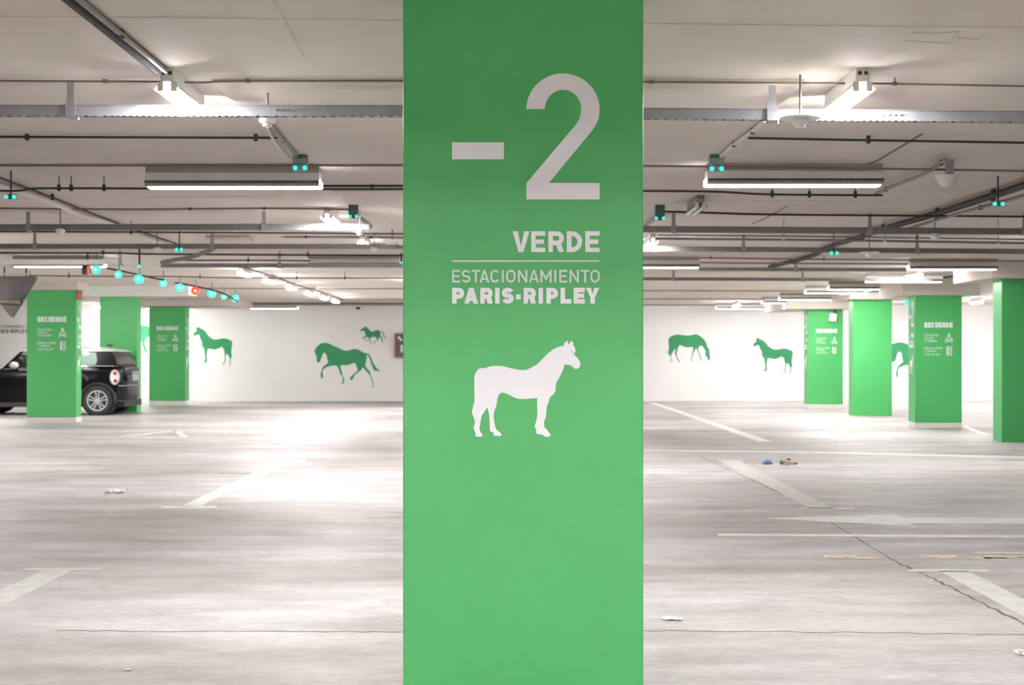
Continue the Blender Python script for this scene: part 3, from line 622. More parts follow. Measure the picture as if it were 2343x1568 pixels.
def make_troffer(flip):
    """suspended reflector lamp across the view; origin on the ceiling at its middle"""
    t = thing('diffuser_lamp', (0, 0, 0), 'x', 'ceiling lamp'); w2 = 0.60
    mb = MB(); mb.bbox(-w2, w2*0.995, 0.03, 0.15, -0.045, 0.0, 0.004); mb.build('lamp_body', M['grey_box'], t)
    mb = MB()
    mb.add([(-w2,0.03,-0.045),(w2,0.03,-0.045),(w2,0,-0.105),(-w2,0,-0.105),(-w2,0.15,-0.045),(w2,0.15,-0.045),(w2,0.18,-0.105),(-w2,0.18,-0.105)],
           [(0,1,2,3),(4,7,6,5),(0,3,7,4),(1,5,6,2),(0,4,5,1),(3,2,6,7)]); mb.build('reflector', M['reflector'], t)
    mb = MB(); mb.bbox(-w2, w2, -0.003, 0.183, -0.118, -0.103, 0.002); mb.build('lamp_lip', M['lip'], t)
    mb = MB(); mb.bbox(-w2, w2, 0.010, 0.170, -0.141, -0.118, 0.003); mb.build('louvre', M['grey_box'], t)
    mb = MB(); e = 0.012*flip
    mb.bbox(-w2+0.01+(e if e < 0 else 0), w2-0.01+(e if e > 0 else 0), 0.05, 0.15, -0.149, -0.141, 0.003)
    xe = w2+0.004 if flip > 0 else -w2-0.004
    mb.bbox(xe-0.006, xe+0.006, 0.04, 0.14, -0.148, -0.103, 0.004)
    mb.build('lit_diffuser', M['diffuser'], t)
    return t
tr = {1: None, -1: None}
def troffer(X, Y, label, flip, group='diffuser lamps set across the lanes'):
    if tr[flip] is None: tr[flip] = make_troffer(flip); t = tr[flip]
    else: t = copy_tree(tr[flip])
    t.location = (X, Y, CEIL); t['label'] = label; t['group'] = group; return t
troffer(-1.92, 9.62, 'long diffuser lamp under the ceiling left of the large pillar, nearest of its row', 1)
troffer(1.94, 9.50, 'long diffuser lamp under the ceiling right of the large pillar, nearest of its row', -1)
troffer(-2.05, 18.3, 'diffuser lamp half way to the wall beside the left edge of the large pillar', 1)
troffer(1.92, 18.6, 'diffuser lamp half way to the wall at the right edge of the large pillar', -1)
troffer(-5.96, 18.4, 'diffuser lamp partly hidden behind the white trunking', 1)
troffer(6.03, 19.0, 'lit diffuser lamp above the RECUERDE pillar at the front of the right-hand run', -1)
troffer(-6.00, 35.4, 'short looking diffuser lamp just in front of the far wall above the horses', 1)
for x, Y, l in [(1986, 22.3, 'second diffuser lamp of the right-hand run, shaded underside'), (1898, 24.9, 'third diffuser lamp of the right-hand run'),
                (1845, 26.4, 'fourth diffuser lamp of the right-hand run with a bluish strip'), (1785, 29.6, 'fifth diffuser lamp of the right-hand run'),
                (1745, 31.6, 'sixth diffuser lamp of the right-hand run'), (1640, 35.6, 'last diffuser lamp of the right-hand run against the wall')]:
    troffer(bx(x, Y)+0.6, Y, l, -1)
# unseen lamps added to match the light: the grid continued, plus extra tube lamps
for X, n in ((-1.92, 'left of the lens axis'), (1.94, 'right of the lens axis'), (-6.0, 'one lane to the left'), (6.03, 'one lane to the right')):
    troffer(X, 0.4, 'diffuser lamp of the same grid over the camera, '+n, 1)
    troffer(X, -7.5, 'diffuser lamp of the same grid well behind the camera, '+n, 1)
for X, n in ((-1.6, 'left'), (1.6, 'right')):  # tube lamps added out of view to light the large pillar's face
    batten(X, 0.7, 'added unseen tube lamp just over the camera, '+n)
    batten(X, -0.9, 'added unseen tube lamp over the camera, '+n)
    batten(X*2.5, -5.0, 'added unseen tube lamp well behind the camera, outer '+n)
    batten(X, -5.0, 'added unseen tube lamp well behind the camera, '+n)
batten(-9.2, 27.0, 'added unseen tube lamp over the aisle just behind the first RECUERDE pillar')  # added out of sight to brighten the plain pillar and car roof
batten(9.0, 34.4, 'added tube lamp hidden behind the plain green pillar on the right')  # this and the next two added to brighten the far wall's right part
batten(10.7, 34.0, 'added tube lamp hidden behind the right-hand RECUERDE pillar')
batten(13.2, 34.5, 'added unseen tube lamp near the wall beyond the right edge')
for X, n in ((-1.5, 'left'), (1.45, 'right')):
    for Y, q in ((24.0, 'nearest'), (31.0, 'farther')):
        batten(X, Y, 'lit tube lamp hidden behind the large pillar, '+n+' file, '+q)
for X, n in ((-6.0, 'left'), (6.0, 'right')):
    troffer(X, 9.55, 'diffuser lamp of the same grid just outside the '+n+' edge', 1)
    batten(X*1.02, 15.1, 'lit tube lamp of the same grid just outside the '+n+' edge')
    batten(X*1.9, 19.5, 'added unseen tube lamp of the outer '+n+' bay, nearest one')  # added out of view for light on the first RECUERDE pillar's front
    batten(X*1.85, 24, 'added unseen tube lamp of the outer '+n+' bay, nearer one')
    batten(X*1.85, 30, 'added unseen tube lamp of the outer '+n+' bay, farther one')

batten(-8.9, 19.6, 'added unseen tube lamp in the bay in front of the first RECUERDE pillar, outside the frame')  # added to brighten the first RECUERDE pillar
# ------------------------------------------------------------------ cable trays, conduits, cables
def tray(name, ya, yb, xa, xb, Y, hpx, label, m_, hangers=(), perf=True, splices=()):
    """perforated U tray across the view: lower edge at ya..yb px (left..right)"""
    A = at(xa, ya, Y); B = at(xb, yb, Y); h = hpx/F*Y; c0 = A.copy()
    t = thing(name, c0, label, 'cable tray', 'cable trays hung across the hall')
    d = B-A; L = d.length; u = d/L
    def q(s, dy, dz): return A+u*s+Vector((0, dy, dz))
    wd = 0.055
    mb = MB()
    def bar(s0, s1, y0, y1, z0, z1):
        P = [q(s0,y0,z0),q(s1,y0,z0),q(s1,y1,z0),q(s0,y1,z0),q(s0,y0,z1),q(s1,y0,z1),q(s1,y1,z1),q(s0,y1,z1)]
        mb.add(P, [(0,3,2,1),(4,5,6,7),(0,1,5,4),(1,2,6,5),(2,3,7,6),(3,0,4,7)])
    bar(0, L, 0, 0.003, 0, h); bar(0, L, wd, wd+0.003, 0, h); bar(0, L, -0.006, 0.003, h-0.003, h)
    if perf:
        n = max(1, int(L/0.045)); bar(0, L, 0.003, 0.012, 0, 0.003); bar(0, L, wd-0.010, wd, 0, 0.003)
        for i in range(n): bar(i*L/n, (i+0.55)*L/n, 0.012, wd-0.010, 0, 0.003)
        n2 = int(L/0.03)
        for i in range(n2): bar(i*L/n2, (i+0.5)*L/n2, -0.001, 0.0, -0.004, 0.0)
    else: bar(0, L, 0, wd, 0, 0.003); bar(0, L, 0, wd, h-0.003, h)
    mb.build('tray_channel', m_, t, c0)
    if perf:
        mb = MB()
        for k in range(4): mb.tube([q(0.02, 0.010+0.012*k, 0.012+0.004*(k % 2)), q(L-0.02, 0.010+0.012*k, 0.014+0.003*(k % 2))], 0.0065, 6)
        mb.build('added_tray_cables', M['conduit_dark'], t, c0, kind='stuff')  # dark filling added to stop lamp light bouncing off the tray
    for hx in hangers:
        P = at(hx, ya+(yb-ya)*(hx-xa)/(xb-xa), Y); mb = MB()
        mb.box(P.x-0.017, P.x+0.017, Y-0.010, Y-0.006, P.z-0.006, CEIL); mb.box(P.x-0.024, P.x+0.024, Y-0.014, Y-0.006, P.z-0.006, P.z+h+0.012)
        mb.box(P.x-0.017, P.x+0.017, Y-0.010, Y+wd+0.01, P.z-0.010, P.z-0.004); mb.lathe([(0.006, 0), (0.006, 0.03)], (P.x+0.03, Y+0.01, P.z-0.02), 'Z', 8)
        mb.build('hanger', M['galv'], t, c0)
    for sx_ in splices:
        mb = MB()
        for k in range(4):
            P = at(sx_+k*13*(6.66/Y), ya+(yb-ya)*(sx_-xa)/(xb-xa), Y); mb.lathe([(0.006, -0.006), (0.007, 0.0)], (P.x, Y-0.002, P.z+h*0.55), 'Y', 8)
        mb.build('splice_bolts', M['galv'], t, c0)
    return t
tray('cable_tray', 264, 265, -220, 1160, 6.66, 24, 'nearest galvanised cable tray left of the large pillar, lit white by the lamp', M['galv'], (163,), True, (632,))
tray('cable_tray', 268, 280, 1180, 2520, 6.66, 24, 'nearest galvanised cable tray right of the large pillar', M['galv'], (1766,), True, (2020,))
tray('cable_tray', 527.5, 526, -400, 845, 12.75, 14, 'second cable tray left of the large pillar with a grey dull finish', M['galv_dark'], (65, 604), True, (795,))
tray('cable_tray', 531, 538, 1455, 2600, 12.9, 14, 'second cable tray right of the large pillar', M['galv_dark'], (1541, 1990, 2343))
tray('cable_tray', 569, 569, -200, 1160, 15.0, 11, 'third cable tray left of the large pillar', M['galv_dark'], (80, 486))
tray('cable_tray', 572, 582, 1180, 2500, 15.2, 11, 'third cable tray right of the large pillar, bright at both ends', M['galv_dark'], (1701, 2098))
tray('cable_trunking', 605.5, 605.5, -250, 368, 17.5, 11, 'white closed cable trunking at the upper left', M['white_plastic'], (275,), False)
tray('cable_tray', 612, 612, 368, 925, 17.7, 9, 'dark cable tray continuing from the white trunking', M['galv_dark'], (640,), False)
tray('cable_tray', 620, 621, 1600, 2075, 18.9, 8, 'dark cable tray behind the half way diffuser lamp', M['galv_dark'], (1820,), False)
tray('cable_tray', 641.5, 644, 1455, 2130, 21.7, 7, 'farthest dark cable tray right of the large pillar', M['galv_dark'], (1541, 1836), False)

def pipe(name, pts, r, m_, label, cat='conduit', clamps=(), Y=None, group='conduits and cables fixed under the ceiling', cm=None):
    """pts: pixel path at depth Y (across the hall) or 3D points"""
    P = [at(x, y, Y) for x, y in pts] if Y else [Vector(p) for p in pts]
    for p_ in P: p_.z = min(p_.z, CEIL-r-0.003)
    c0 = P[0].copy(); t = thing(name, c0, label, cat, group)
    if len(P) > 2:
        Q = []
        for i in range(len(P)-1):
            p0 = P[max(i-1, 0)]; p1, p2 = P[i], P[i+1]; p3 = P[min(i+2, len(P)-1)]
            for k in range(4):
                s = k/4; Q.append(0.5*((2*p1)+(-p0+p2)*s+(2*p0-5*p1+4*p2-p3)*s*s+(-p0+3*p1-3*p2+p3)*s**3))
        P = Q+[P[-1]]
    mb = MB(); mb.tube(P, r, 8); mb.build('pipe_run', m_, t, c0, smooth=True)
    for cx_ in clamps:
        if Y:
            i = min(range(len(P)), key=lambda j: abs(P[j].x-bx(cx_, Y))); j = max(i-1, 0); 
            xs = bx(cx_, Y)
            # height on the run at that x
            z = None
            for a_, b_ in zip(P[:-1], P[1:]):
                if min(a_.x, b_.x)-1e-6 <= xs <= max(a_.x, b_.x)+1e-6: z = a_.z+(b_.z-a_.z)*((xs-a_.x)/((b_.x-a_.x) or 1)); break
            if z is None: z = P[i].z
            q = Vector((xs, Y, z))
        else: q = P[int(cx_*(len(P)-1))]
        mb = MB(); mb.bbox(q.x-0.010, q.x+0.010, q.y-r-0.006, q.y+r+0.006, q.z-r-(0.012 if r > 0.006 and m_ is M['conduit_dark'] else 0.003), min(q.z+r+(0.02 if r > 0.006 and m_ is M['conduit_dark'] else 0.004), CEIL-0.001), 0.002)
        if Y and 0 < CEIL-q.z-r-0.02 < 0.16: mb.box(q.x-0.003, q.x+0.003, q.y-0.003, q.y+0.003, q.z+r+0.004, CEIL)
        mb.build('pipe_clamp', cm or M['conduit_dark'], t, c0)
    return t
pipe('ceiling_cable', [(-150,184),(162,186),(360,187),(470,189),(560,185.5),(1160,185)], 0.0048, M['conduit_brown'], 'brown cable along the ceiling just above the nearest tray, left side', 'cable', (240, 567), 6.565, cm=M['conduit_brown'])
pipe('ceiling_cable', [(1180,186),(1840,190),(2050,192),(2500,200)], 0.0048, M['conduit_brown'], 'brown cable along the ceiling just above the nearest tray, right side', 'cable', (1490, 2047), 6.565, cm=M['conduit_brown'])
pipe('conduit', [(-200,313),(60,313.5),(585,315.5),(625,316)], 0.0075, M['conduit_dark'], 'black conduit with two clamps between the nearest tray and the left diffuser lamp', 'conduit', (62, 585), 8.25)
pipe('conduit', [(1712,316),(1987,321),(2550,330)], 0.0075, M['conduit_dark'], 'black conduit with a clamp above the right diffuser lamp', 'conduit', (1987,), 8.30)
pipe('ceiling_cable', [(-200,374),(200,374.5),(330,376),(600,377),(728,374),(1160,373)], 0.008, M['conduit_brown'], 'thin brown cable passing over the left diffuser lamp', 'cable', (), 9.54)
pipe('ceiling_cable', [(1180,378),(1600,381),(2000,386),(2500,394)], 0.008, M['conduit_brown'], 'thin brown cable passing over the right diffuser lamp', 'cable', (), 9.40)
pipe('conduit', [(-150,434),(30,437),(70,432),(140,431),(330,431.5),(728,433),(1160,431.5)], 0.008, M['conduit_dark'], 'black conduit with clamps below the left diffuser lamp', 'conduit', (135, 163, 238), 10.2)
pipe('conduit', [(728,424.5),(860,424),(1160,423)], 0.009, M['conduit_dark'], 'second dark conduit between the left diffuser lamp and the large pillar', 'conduit', (851,), 10.7)
pipe('conduit', [(1180,437),(1600,438),(1760,445),(2020,447)], 0.008, M['conduit_dark'], 'black conduit just below the right diffuser lamp', 'conduit', (1767, 1852, 1957), 10.3)
pipe('ceiling_cable', [(-200,476),(0,476),(300,479),(620,477),(820,480)], 0.008, M['conduit_brown'], 'brown cable above the second tray on the left', 'cable', (435, 605), 12.35)
pipe('ceiling_cable', [(1510,484),(1620,487),(1760,491),(2000,493),(2500,497)], 0.009, M['conduit_dark'], 'dark cable above the second tray on the right', 'cable', (), 12.1)
pipe('conduit', [(-200,530),(300,531),(1160,537)], 0.008, M['conduit_dark'], 'dark conduit just under the second tray on the left', 'conduit', (300,), 13.6)
pipe('conduit', [(640,541),(700,542.5),(1160,545)], 0.012, M['conduit'], 'short grey pipe under the second tray beside the large pillar', 'conduit', (700, 850), 15.3)
pipe('conduit', [(1505,538),(1900,542),(2500,550)], 0.007, M['conduit_brown'], 'brown conduit just under the second tray on the right', 'conduit', (), 14.1)
pipe('conduit', [(1500,546.5),(1900,550),(2500,559)], 0.013, M['galv_dark'], 'grey steel pipe between the second and third trays on the right', 'conduit', (), 14.2)
pipe('conduit', [(-200,579),(235,579),(400,582),(1160,586)], 0.012, M['conduit_dark'], 'dark conduit below the third tray on the left', 'conduit', (236, 705), 17.4)
pipe('conduit', [(395,596),(600,596),(710,597)], 0.009, M['conduit_dark'], 'short dark conduit reaching the half way diffuser lamp', 'conduit', (568,), 18.0)
pipe('conduit', [(1602,590),(1900,594),(2100,595),(2450,599)], 0.010, M['conduit_brown'], 'brown conduit right of the half way diffuser lamp', 'conduit', (1626, 1885), 18.2)
pipe('conduit', [(1602,601),(1800,603),(2078,604)], 0.010, M['conduit_brown'], 'lower brown conduit right of the half way diffuser lamp', 'conduit', (), 18.4)
pipe('conduit', [(-150,627),(68,628)], 0.012, M['flex'], 'pale conduit at the top of the hanging triangular sign', 'conduit', (), 20.0)
pipe('conduit', [(68,630),(158,632),(400,633),(560,636),(1160,637)], 0.008, M['conduit_dark'], 'thin conduit with clamps crossing behind the teal lights', 'conduit', (68, 158, 458, 679, 789), 21.8)
pipe('conduit', [(330,659),(700,661),(1160,660)], 0.010, M['conduit_brown'], 'thin brown conduit crossing behind the six tube lamps', 'conduit', (), 27.0)
pipe('conduit', [(1180,664.5),(1790,666),(2080,667)], 0.010, M['conduit_brown'], 'thin brown conduit above the far right lamps', 'conduit', (), 27.4)
pipe('conduit', [(1180,683.5),(1750,685)], 0.011, M['conduit_brown'], 'thin conduit with clamps before the far wall on the right', 'conduit', (1526, 1625), 31.6)
pipe('conduit', [(780,686.5),(1160,686)], 0.012, M['conduit_brown'], 'short conduit just before the far wall beside the large pillar', 'conduit', (), 32.5)
pipe('conduit', [(235,700),(450,701.5),(520,701),(538,697),(545,690)], 0.013, M['conduit'], 'grey conduit curving up to the last teal light by the wall', 'conduit', (355, 447, 524), 33.6)
pipe('conduit', [(545,693),(700,694),(1160,694)], 0.030, M['conduit'], 'thick grey pipe along the top of the far wall', 'conduit', (648,), 35.2)
pipe('conduit', [(1180,696),(1640,697)], 0.012, M['conduit_brown'], 'thin conduit at the top of the far wall right of the large pillar', 'conduit', (), 36.5)

# runs going away from the camera along the ceiling
zc = CEIL-0.018
pipe('conduit', [(-1.53, 2.5, zc), (-1.555, 4.6, zc), (-1.56, 6.33, zc)], 0.013, M['conduit'], 'grey ceiling conduit leading straight to the bright left tube lamp', 'conduit', (0.62, 0.85))
pipe('conduit', [(-1.60, 2.5, zc), (-1.60, 6.33, zc)], 0.016, M['conduit_dark'], 'dark ceiling conduit beside the grey one leading to the left tube lamp', 'conduit', ())
z9 = 1.27+HC
pipe('flexible_duct', [hi(-60,395,z9), hi(0,424,z9), hi(60,442,z9), hi(135,469,z9), hi(171,486,z9), hi(214,498,z9), hi(254,511,z9), hi(294,528,z9), hi(333,544,z9), hi(381,558,z9)], 0.027, M['flex'], 'pale wavy flexible duct running diagonally across the upper left ceiling', 'duct', ())
pipe('conduit', [hi(-60,385,z9), hi(120,452,z9), hi(260,508,z9), hi(410,560,z9)], 0.009, M['conduit_dark'], 'dark conduit beside the wavy pale duct', 'conduit', (0.4, 0.8))
z8 = HC+1.25
pipe('cable_bundle', [hi(2460,378,z8), hi(2343,424,z8), hi(2208,468,z8), hi(2122,495,z8), hi(2021,524,z8), hi(1973,541,z8), hi(1891,567,z8), hi(1857,586,z8), hi(1761,611,z8)], 0.030, M['conduit_dark'], 'thick dark cable bundle running diagonally across the upper right ceiling', 'cable bundle', (0.2, 0.35, 0.5, 0.65))
pipe('conduit', [hi(2460,408,z8-0.06), hi(2343,448,z8-0.06), hi(2208,485,z8-0.06), hi(2060,528,z8-0.06)], 0.014, M['conduit'], 'grey conduit beside the thick dark cable bundle', 'conduit', (0.3, 0.6))
pipe('flexible_duct', [hi(2166,365,z8), hi(2111,400,z8), hi(2060,420,z8), hi(2003,444,z8)], 0.014, M['conduit'], 'grey flexible duct between the hanging bracket and the right diffuser lamp', 'duct', (0.1, 0.9))
zp = 2.52-0.016
pipe('flexible_duct', [hi(612,278,zp), hi(640,312,zp), hi(668,345,zp), hi(678,356,zp)], 0.013, M['conduit'], 'grey conduit from the left smoke detector to the teal sensor', 'duct', (0.45, 0.9), cm=M['conduit'])
pipe('flexible_duct', [hi(610,290,zp-.02), hi(626,320,zp), hi(650,350,zp), hi(676,372,zp)], 0.009, M['flex'], 'pale cable hanging beside the conduit at the left smoke detector', 'cable', ())
pipe('flexible_duct', [hi(1751,276,zp-.01), hi(1722,300,zp), hi(1680,330,zp), hi(1650,357,zp)], 0.013, M['flex'], 'pale conduit from the nearest right tray to the teal sensor', 'duct', (0.35, 0.7))
pipe('flexible_duct', [hi(822,496,zp), hi(836,508,zp), hi(849,518,zp)], 0.018, M['conduit'], 'short grey elbow beside the teal sensor above the second tray', 'duct', ())
pipe('flexible_duct', [hi(1500,500,zp), hi(1484,512,zp), hi(1466,530,zp)], 0.018, M['conduit'], 'short grey elbow beside the teal sensor right of the large pillar', 'duct', ())
pipe('flexible_duct', [(470,542),(488,538),(540,542),(568,546),(584,555)], 0.030, M['flex'], 'thick pale flexible duct looping over the third tray', 'duct', (), 15.3)
pipe('flexible_duct', [(368,602),(400,595),(440,588),(470,577),(488,571)], 0.026, M['conduit'], 'grey flexible duct rising from the white trunking to the third tray', 'duct', (), 16.4)
pipe('ceiling_cable', [(240,613),(300,625),(345,635),(375,641)], 0.012, M['conduit_dark'], 'sagging cable linking the first teal lights', 'cable', (), 20.4)
pipe('ceiling_cable', [(400,642),(420,650),(500,668),(545,690)], 0.014, M['conduit_dark'], 'sagging cable linking the farther teal lights', 'cable', (), 25.2)
pipe('ceiling_cable', [(-3.84, 20.2, 2.49), (-3.86, 22.5, 2.51), (-3.84, 25.5, 2.49), (-3.86, 28.5, 2.51), (-3.84, 32.2, 2.49)], 0.012, M['conduit_dark'], 'dark cable running along the row of six tube lamps', 'cable', ())
pipe('ceiling_cable', [(6.98, 21.9, 2.47), (6.98, 24.8, 2.49), (7.02, 28.0, 2.47), (6.98, 31.0, 2.49), (7.0, 34.5, 2.47)], 0.016, M['conduit_dark'], 'dark cable running along the right-hand row of tube lamps', 'cable', ())

# ------------------------------------------------------------------ parking sensors with paired teal lights
def sensor(x, y, Y, zc_, label, k=1.0, gap=11.0, box=True, r=5.5):
    p = at(x, y, Y); t = thing('parking_sensor', p, label, 'parking sensor', 'teal parking sensors'); s = Y/F*k
    top = zc_-p.z
    if box:
        MB().bbox(-16*s, 16*s, -12*s, 12*s, 9*s, top, 0.003).build('mounting_box', M['sensor'], t)
        MB().box(-15*s, -11*s, -13*s, -12*s, 6*s, top).build('green_edge', M['sensor'], t)
    else: MB().tube([(0, 0, 0), (0, 0, top)], 0.006, 8).build('drop_rod', M['conduit_dark'], t)
    MB().bbox(-15*s, 15*s, -6*s, 8*s, -6*s, 8*s, 0.003).build('sensor_bar', M['sensor'], t)
    for q in (-1, 1):
        MB().lathe([(0.1*r*s, -1.0*r*s), (0.6*r*s, -0.8*r*s), (r*s, -0.1*r*s), (r*s, 0.4*r*s)], (q*gap*s, -7*s, 0), 'Y', 16).build('indicator_light', M['led_teal'], t, smooth=True)
    return t
sensor(687.5, 385, 8.98, 2.52, 'twin teal parking sensor above the right end of the left diffuser lamp')
sensor(1639, 387, 8.98, 2.52, 'twin teal parking sensor above the left end of the right diffuser lamp')
sensor(809, 496, 12.0, 2.52, 'twin teal parking sensor beside the bright lamp above the second tray', 0.68, 11)
sensor(1509.5, 500, 12.0, 2.52, 'twin teal parking sensor beside the unlit grey tube lamp', 0.70, 12)
sensor(25, 451, 9.9, CEIL, 'twin teal parking sensor below the start of the wavy duct', 0.8, 11, False, 6)
sensor(410.5, 572, 14.6, CEIL, 'twin teal parking sensor at the third tray on the left', 0.6, 9, False, 7)
sensor(2283.5, 467, 10.2, CEIL, 'twin teal parking sensor under the thick dark cable bundle', 0.8, 11, False, 6)
sensor(1908, 580, 15.05, CEIL, 'twin teal parking sensor at the third tray on the right', 0.6, 10, False, 7)
ordw = ['first', 'second', 'third', 'fourth', 'fifth', 'sixth', 'seventh', 'eighth', 'ninth']
for i, (x, y, kk) in enumerate([(220,617,1.15),(271,628,1),(318,638.5,1.25),(373,648.5,.9),(411,658,1.05),(447,665.5,1.05),(484,672,1.1),(512,679,.75),(538,683,.95)]):
    Y = 1.10*F/(HY-y); p = at(x, y, Y); red = i == 5
    t = thing('bay_light', p, ('glowing red bay light among the teal ones' if red else 'glowing teal bay light, '+ordw[i]+' along the row from the red number display'), 'indicator light', None if red else 'row of glowing teal bay lights')
    r = 0.062*kk*(Y/22)
    MB().lathe([(0.2*r, -r), (0.65*r, -0.8*r), (0.95*r, -0.35*r), (r, 0.1*r), (0.6*r, 0.6*r)], (0, 0, 0), 'Y', 20).build('light_dome', M['led_red'] if red else M['led_teal'], t, smooth=True)  # glowing shell stands in for the halo around the bulb
    MB().lathe([(0.10*r, -0.14*r), (0.28*r, -0.05*r), (0.34*r, 0.06*r)], (0.1*r, -0.96*r, -0.05*r), 'Y', 16).build('bulb', M['led_red_core'] if red else M['led_core'], t, smooth=True)
    MB().tube([(0, 0.03, 0), (0, 0.03, CEIL-p.z)], 0.007, 8).build('drop_rod', M['conduit'], t)
for x, y, Y, l in [(2074,693,27.5,'round teal light beside the RECUERDE pillar right of the plain one'), (2215,675,24.0,'round teal light between the RECUERDE pillar and the dark pillar'), (318,609.5,17.0,'tiny teal light just under the white trunking'), (918,603.5,17.9,'small teal light at the left edge of the large pillar')]:
    p = at(x, y, Y); t = thing('bay_light', p, l, 'indicator light', 'single round teal lights'); r = (6.5 if x > 1000 else 4)/F*Y
    MB().lathe([(0.2*r, -r), (0.7*r, -0.7*r), (r, 0), (0.7*r, 0.5*r)], (0, 0, 0), 'Y', 18).build('light_dome', M['led_teal'], t, smooth=True)
    MB().tube([(0, 0.02, 0), (0, 0.02, CEIL-p.z)], 0.012, 8).build('drop_rod', M['conduit_dark'], t)

# red digit display
p = at(198, 618, 18.0); t = thing('number_display', p, 'black number display with glowing orange red digits at the head of the teal lights', 'display'); s = 18.0/F
MB().bbox(-11*s, 5.5*s, 0, 0.09, -10*s, 10*s, 0.004).build('display_case', M['black'], t)
mb = MB()
for (a0, b0) in [(-8.5, -4), (-2, 2), (4, 8.5)]:
    for q in ribbon([(2.6, a0), (6.4, a0), (6.4, b0), (2.6, b0)], 1.7, True): mb.poly([(v.x*s, -0.004, v.y*s) for v in q], (0, 0.003, 0))
mb.build('lit_digits', M['digit'], t)
MB().bbox(-6*s, 6*s, 0.0, 0.08, -13*s, -10.5*s, 0.002).build('display_bracket', M['galv'], t)
MB().tube([(0, 0.05, 10*s), (0, 0.05, CEIL-p.z)], 0.012, 8).build('drop_rod', M['conduit_dark'], t)

# hanging triangular sign at the left edge
YS = 20.8; p = at(26, 640, YS); t = thing('triangular_sign', p, 'hanging inverted triangular metal sign seen from behind at the left edge', 'sign'); s = YS/F
out = [(-52,633),(76,632),(80.5,637),(81,644),(34,722),(29,725.5),(24,724),(20,720),(-48,640)]
MB().poly([at(x, y, YS) for x, y in catmull(out, seg=3, corner=70)], (0, 0.02, 0)).build('sign_plate', M['sign_back'], t, p)
a = at(-8, 689, YS-0.05); b = at(47, 692, YS-0.05)
MB().tube([a, b], 4.5*s, 14).build('mounting_tube', M['olive'], t, p, smooth=True)
a = at(39, 671, YS-0.03); b = at(54, 682, YS-0.03)
MB().bbox(a.x, b.x, YS-0.06, YS, b.z, a.z, 0.006).build('fixing_box', M['sensor'], t, p)
MB().tube([at(48, 682, YS-0.04), at(48, 697, YS-0.04)], 1.4*s, 8).build('bolt', M['conduit_dark'], t, p)
MB().tube([at(10, 633, YS), at(10, 633, YS)+Vector((0, 0, CEIL-at(10, 633, YS).z))], 0.012, 8).build('hanger_rod', M['conduit_dark'], t, p)
MB().tube([at(60, 633, YS), at(60, 633, YS)+Vector((0, 0, CEIL-at(60, 633, YS).z))], 0.012, 8).build('hanger_rod', M['conduit_dark'], t, p)

# smoke detectors
def detector(x, y, Y, k, label, plate=True, stem=True, top=CEIL):
    p = at(x, y, Y); t = thing('smoke_detector', p, label, 'smoke detector', 'white smoke detectors'); s = Y/F*k
    MB().lathe([(4*s, -12*s), (11*s, -11*s), (12*s, -4*s), (18*s, -2*s), (20*s, 5*s), (17*s, 9*s)], (0, 0, 0), 'Z', 28).build('detector_head', M['white_plastic'], t, smooth=True)
    if plate: MB().lathe([(46*s, 9*s), (47*s, 10.5*s), (44*s, 12*s)], (0, 0, 0), 'Z', 36).build('base_plate', M['white_plastic'], t, smooth=True)
    else: MB().lathe([(14*s, 9*s), (14*s, 13*s)], (0, 0, 0), 'Z', 24).build('base_plate', M['white_plastic'], t)
    if stem: MB().tube([(0, 0, 11*s), (0, 0, top-p.z)], 0.006, 8).build('drop_rod', M['conduit'], t)
    return t
detector(1831, 281, 6.50, 1.0, 'white smoke detector on a wide round plate under the nearest right tray')
detector(612, 279, 6.85, 1.0, 'white smoke detector at the drop edge below the nearest left tray', False)
detector(138, 531, 12.6, 0.55, 'small smoke detector under the second tray near the wavy duct', False)
detector(360, 573, 14.9, 0.5, 'small smoke detector under the third tray left of the teal sensor', False)
detector(824, 532, 12.6, 0.55, 'small smoke detector under the bright end of the second tray', False)
detector(856, 573, 14.9, 0.5, 'small smoke detector under the third tray beside the large pillar', False)
detector(2139, 543, 12.8, 0.6, 'small smoke detector under the second right tray', False)
detector(1989, 583, 14.95, 0.5, 'small smoke detector with a wide plate under the third right tray', True)
for x, y, Y, l in [(1793, 548, 13.4, 'slim hanging rod with a tiny white tip nearest the large pillar'), (2025, 552, 13.4, 'slim hanging rod with a tiny white tip above the smoke detector plate'), (2284, 560, 13.4, 'slim hanging rod with a round white tip near the thick bundle')]:
    p = at(x, y, Y); t = thing('hanging_rod', p, l, 'rod', 'slim hanging rods')
    MB().tube([(0, 0, 0), (0, 0, CEIL-p.z)], 0.005, 8).build('rod', M['galv'], t); MB().lathe([(0.004, -0.012), (0.013, -0.004), (0.013, 0.006), (0.004, 0.014)], (0, 0, 0), 'Z', 14).build('tip', M['white_plastic'], t, smooth=True)
# bracket with a cone horn (right)
Y = 9.35; p = at(2173, 398, Y); s = Y/F; t = thing('horn_speaker', p, 'beige cone speaker hanging from a grey ceiling bracket at the upper right', 'speaker')
MB().bbox(-8*s, 8*s, -0.02, 0.02, 0, CEIL-p.z, 0.002).build('bracket', M['galv'], t)
MB().lathe([(12*s, -30*s), (26*s, -8*s), (28*s, -4*s), (10*s, -2*s)], (-6*s, 0, 0), 'Z', 24).build('cone', M['flex'], t, smooth=True)
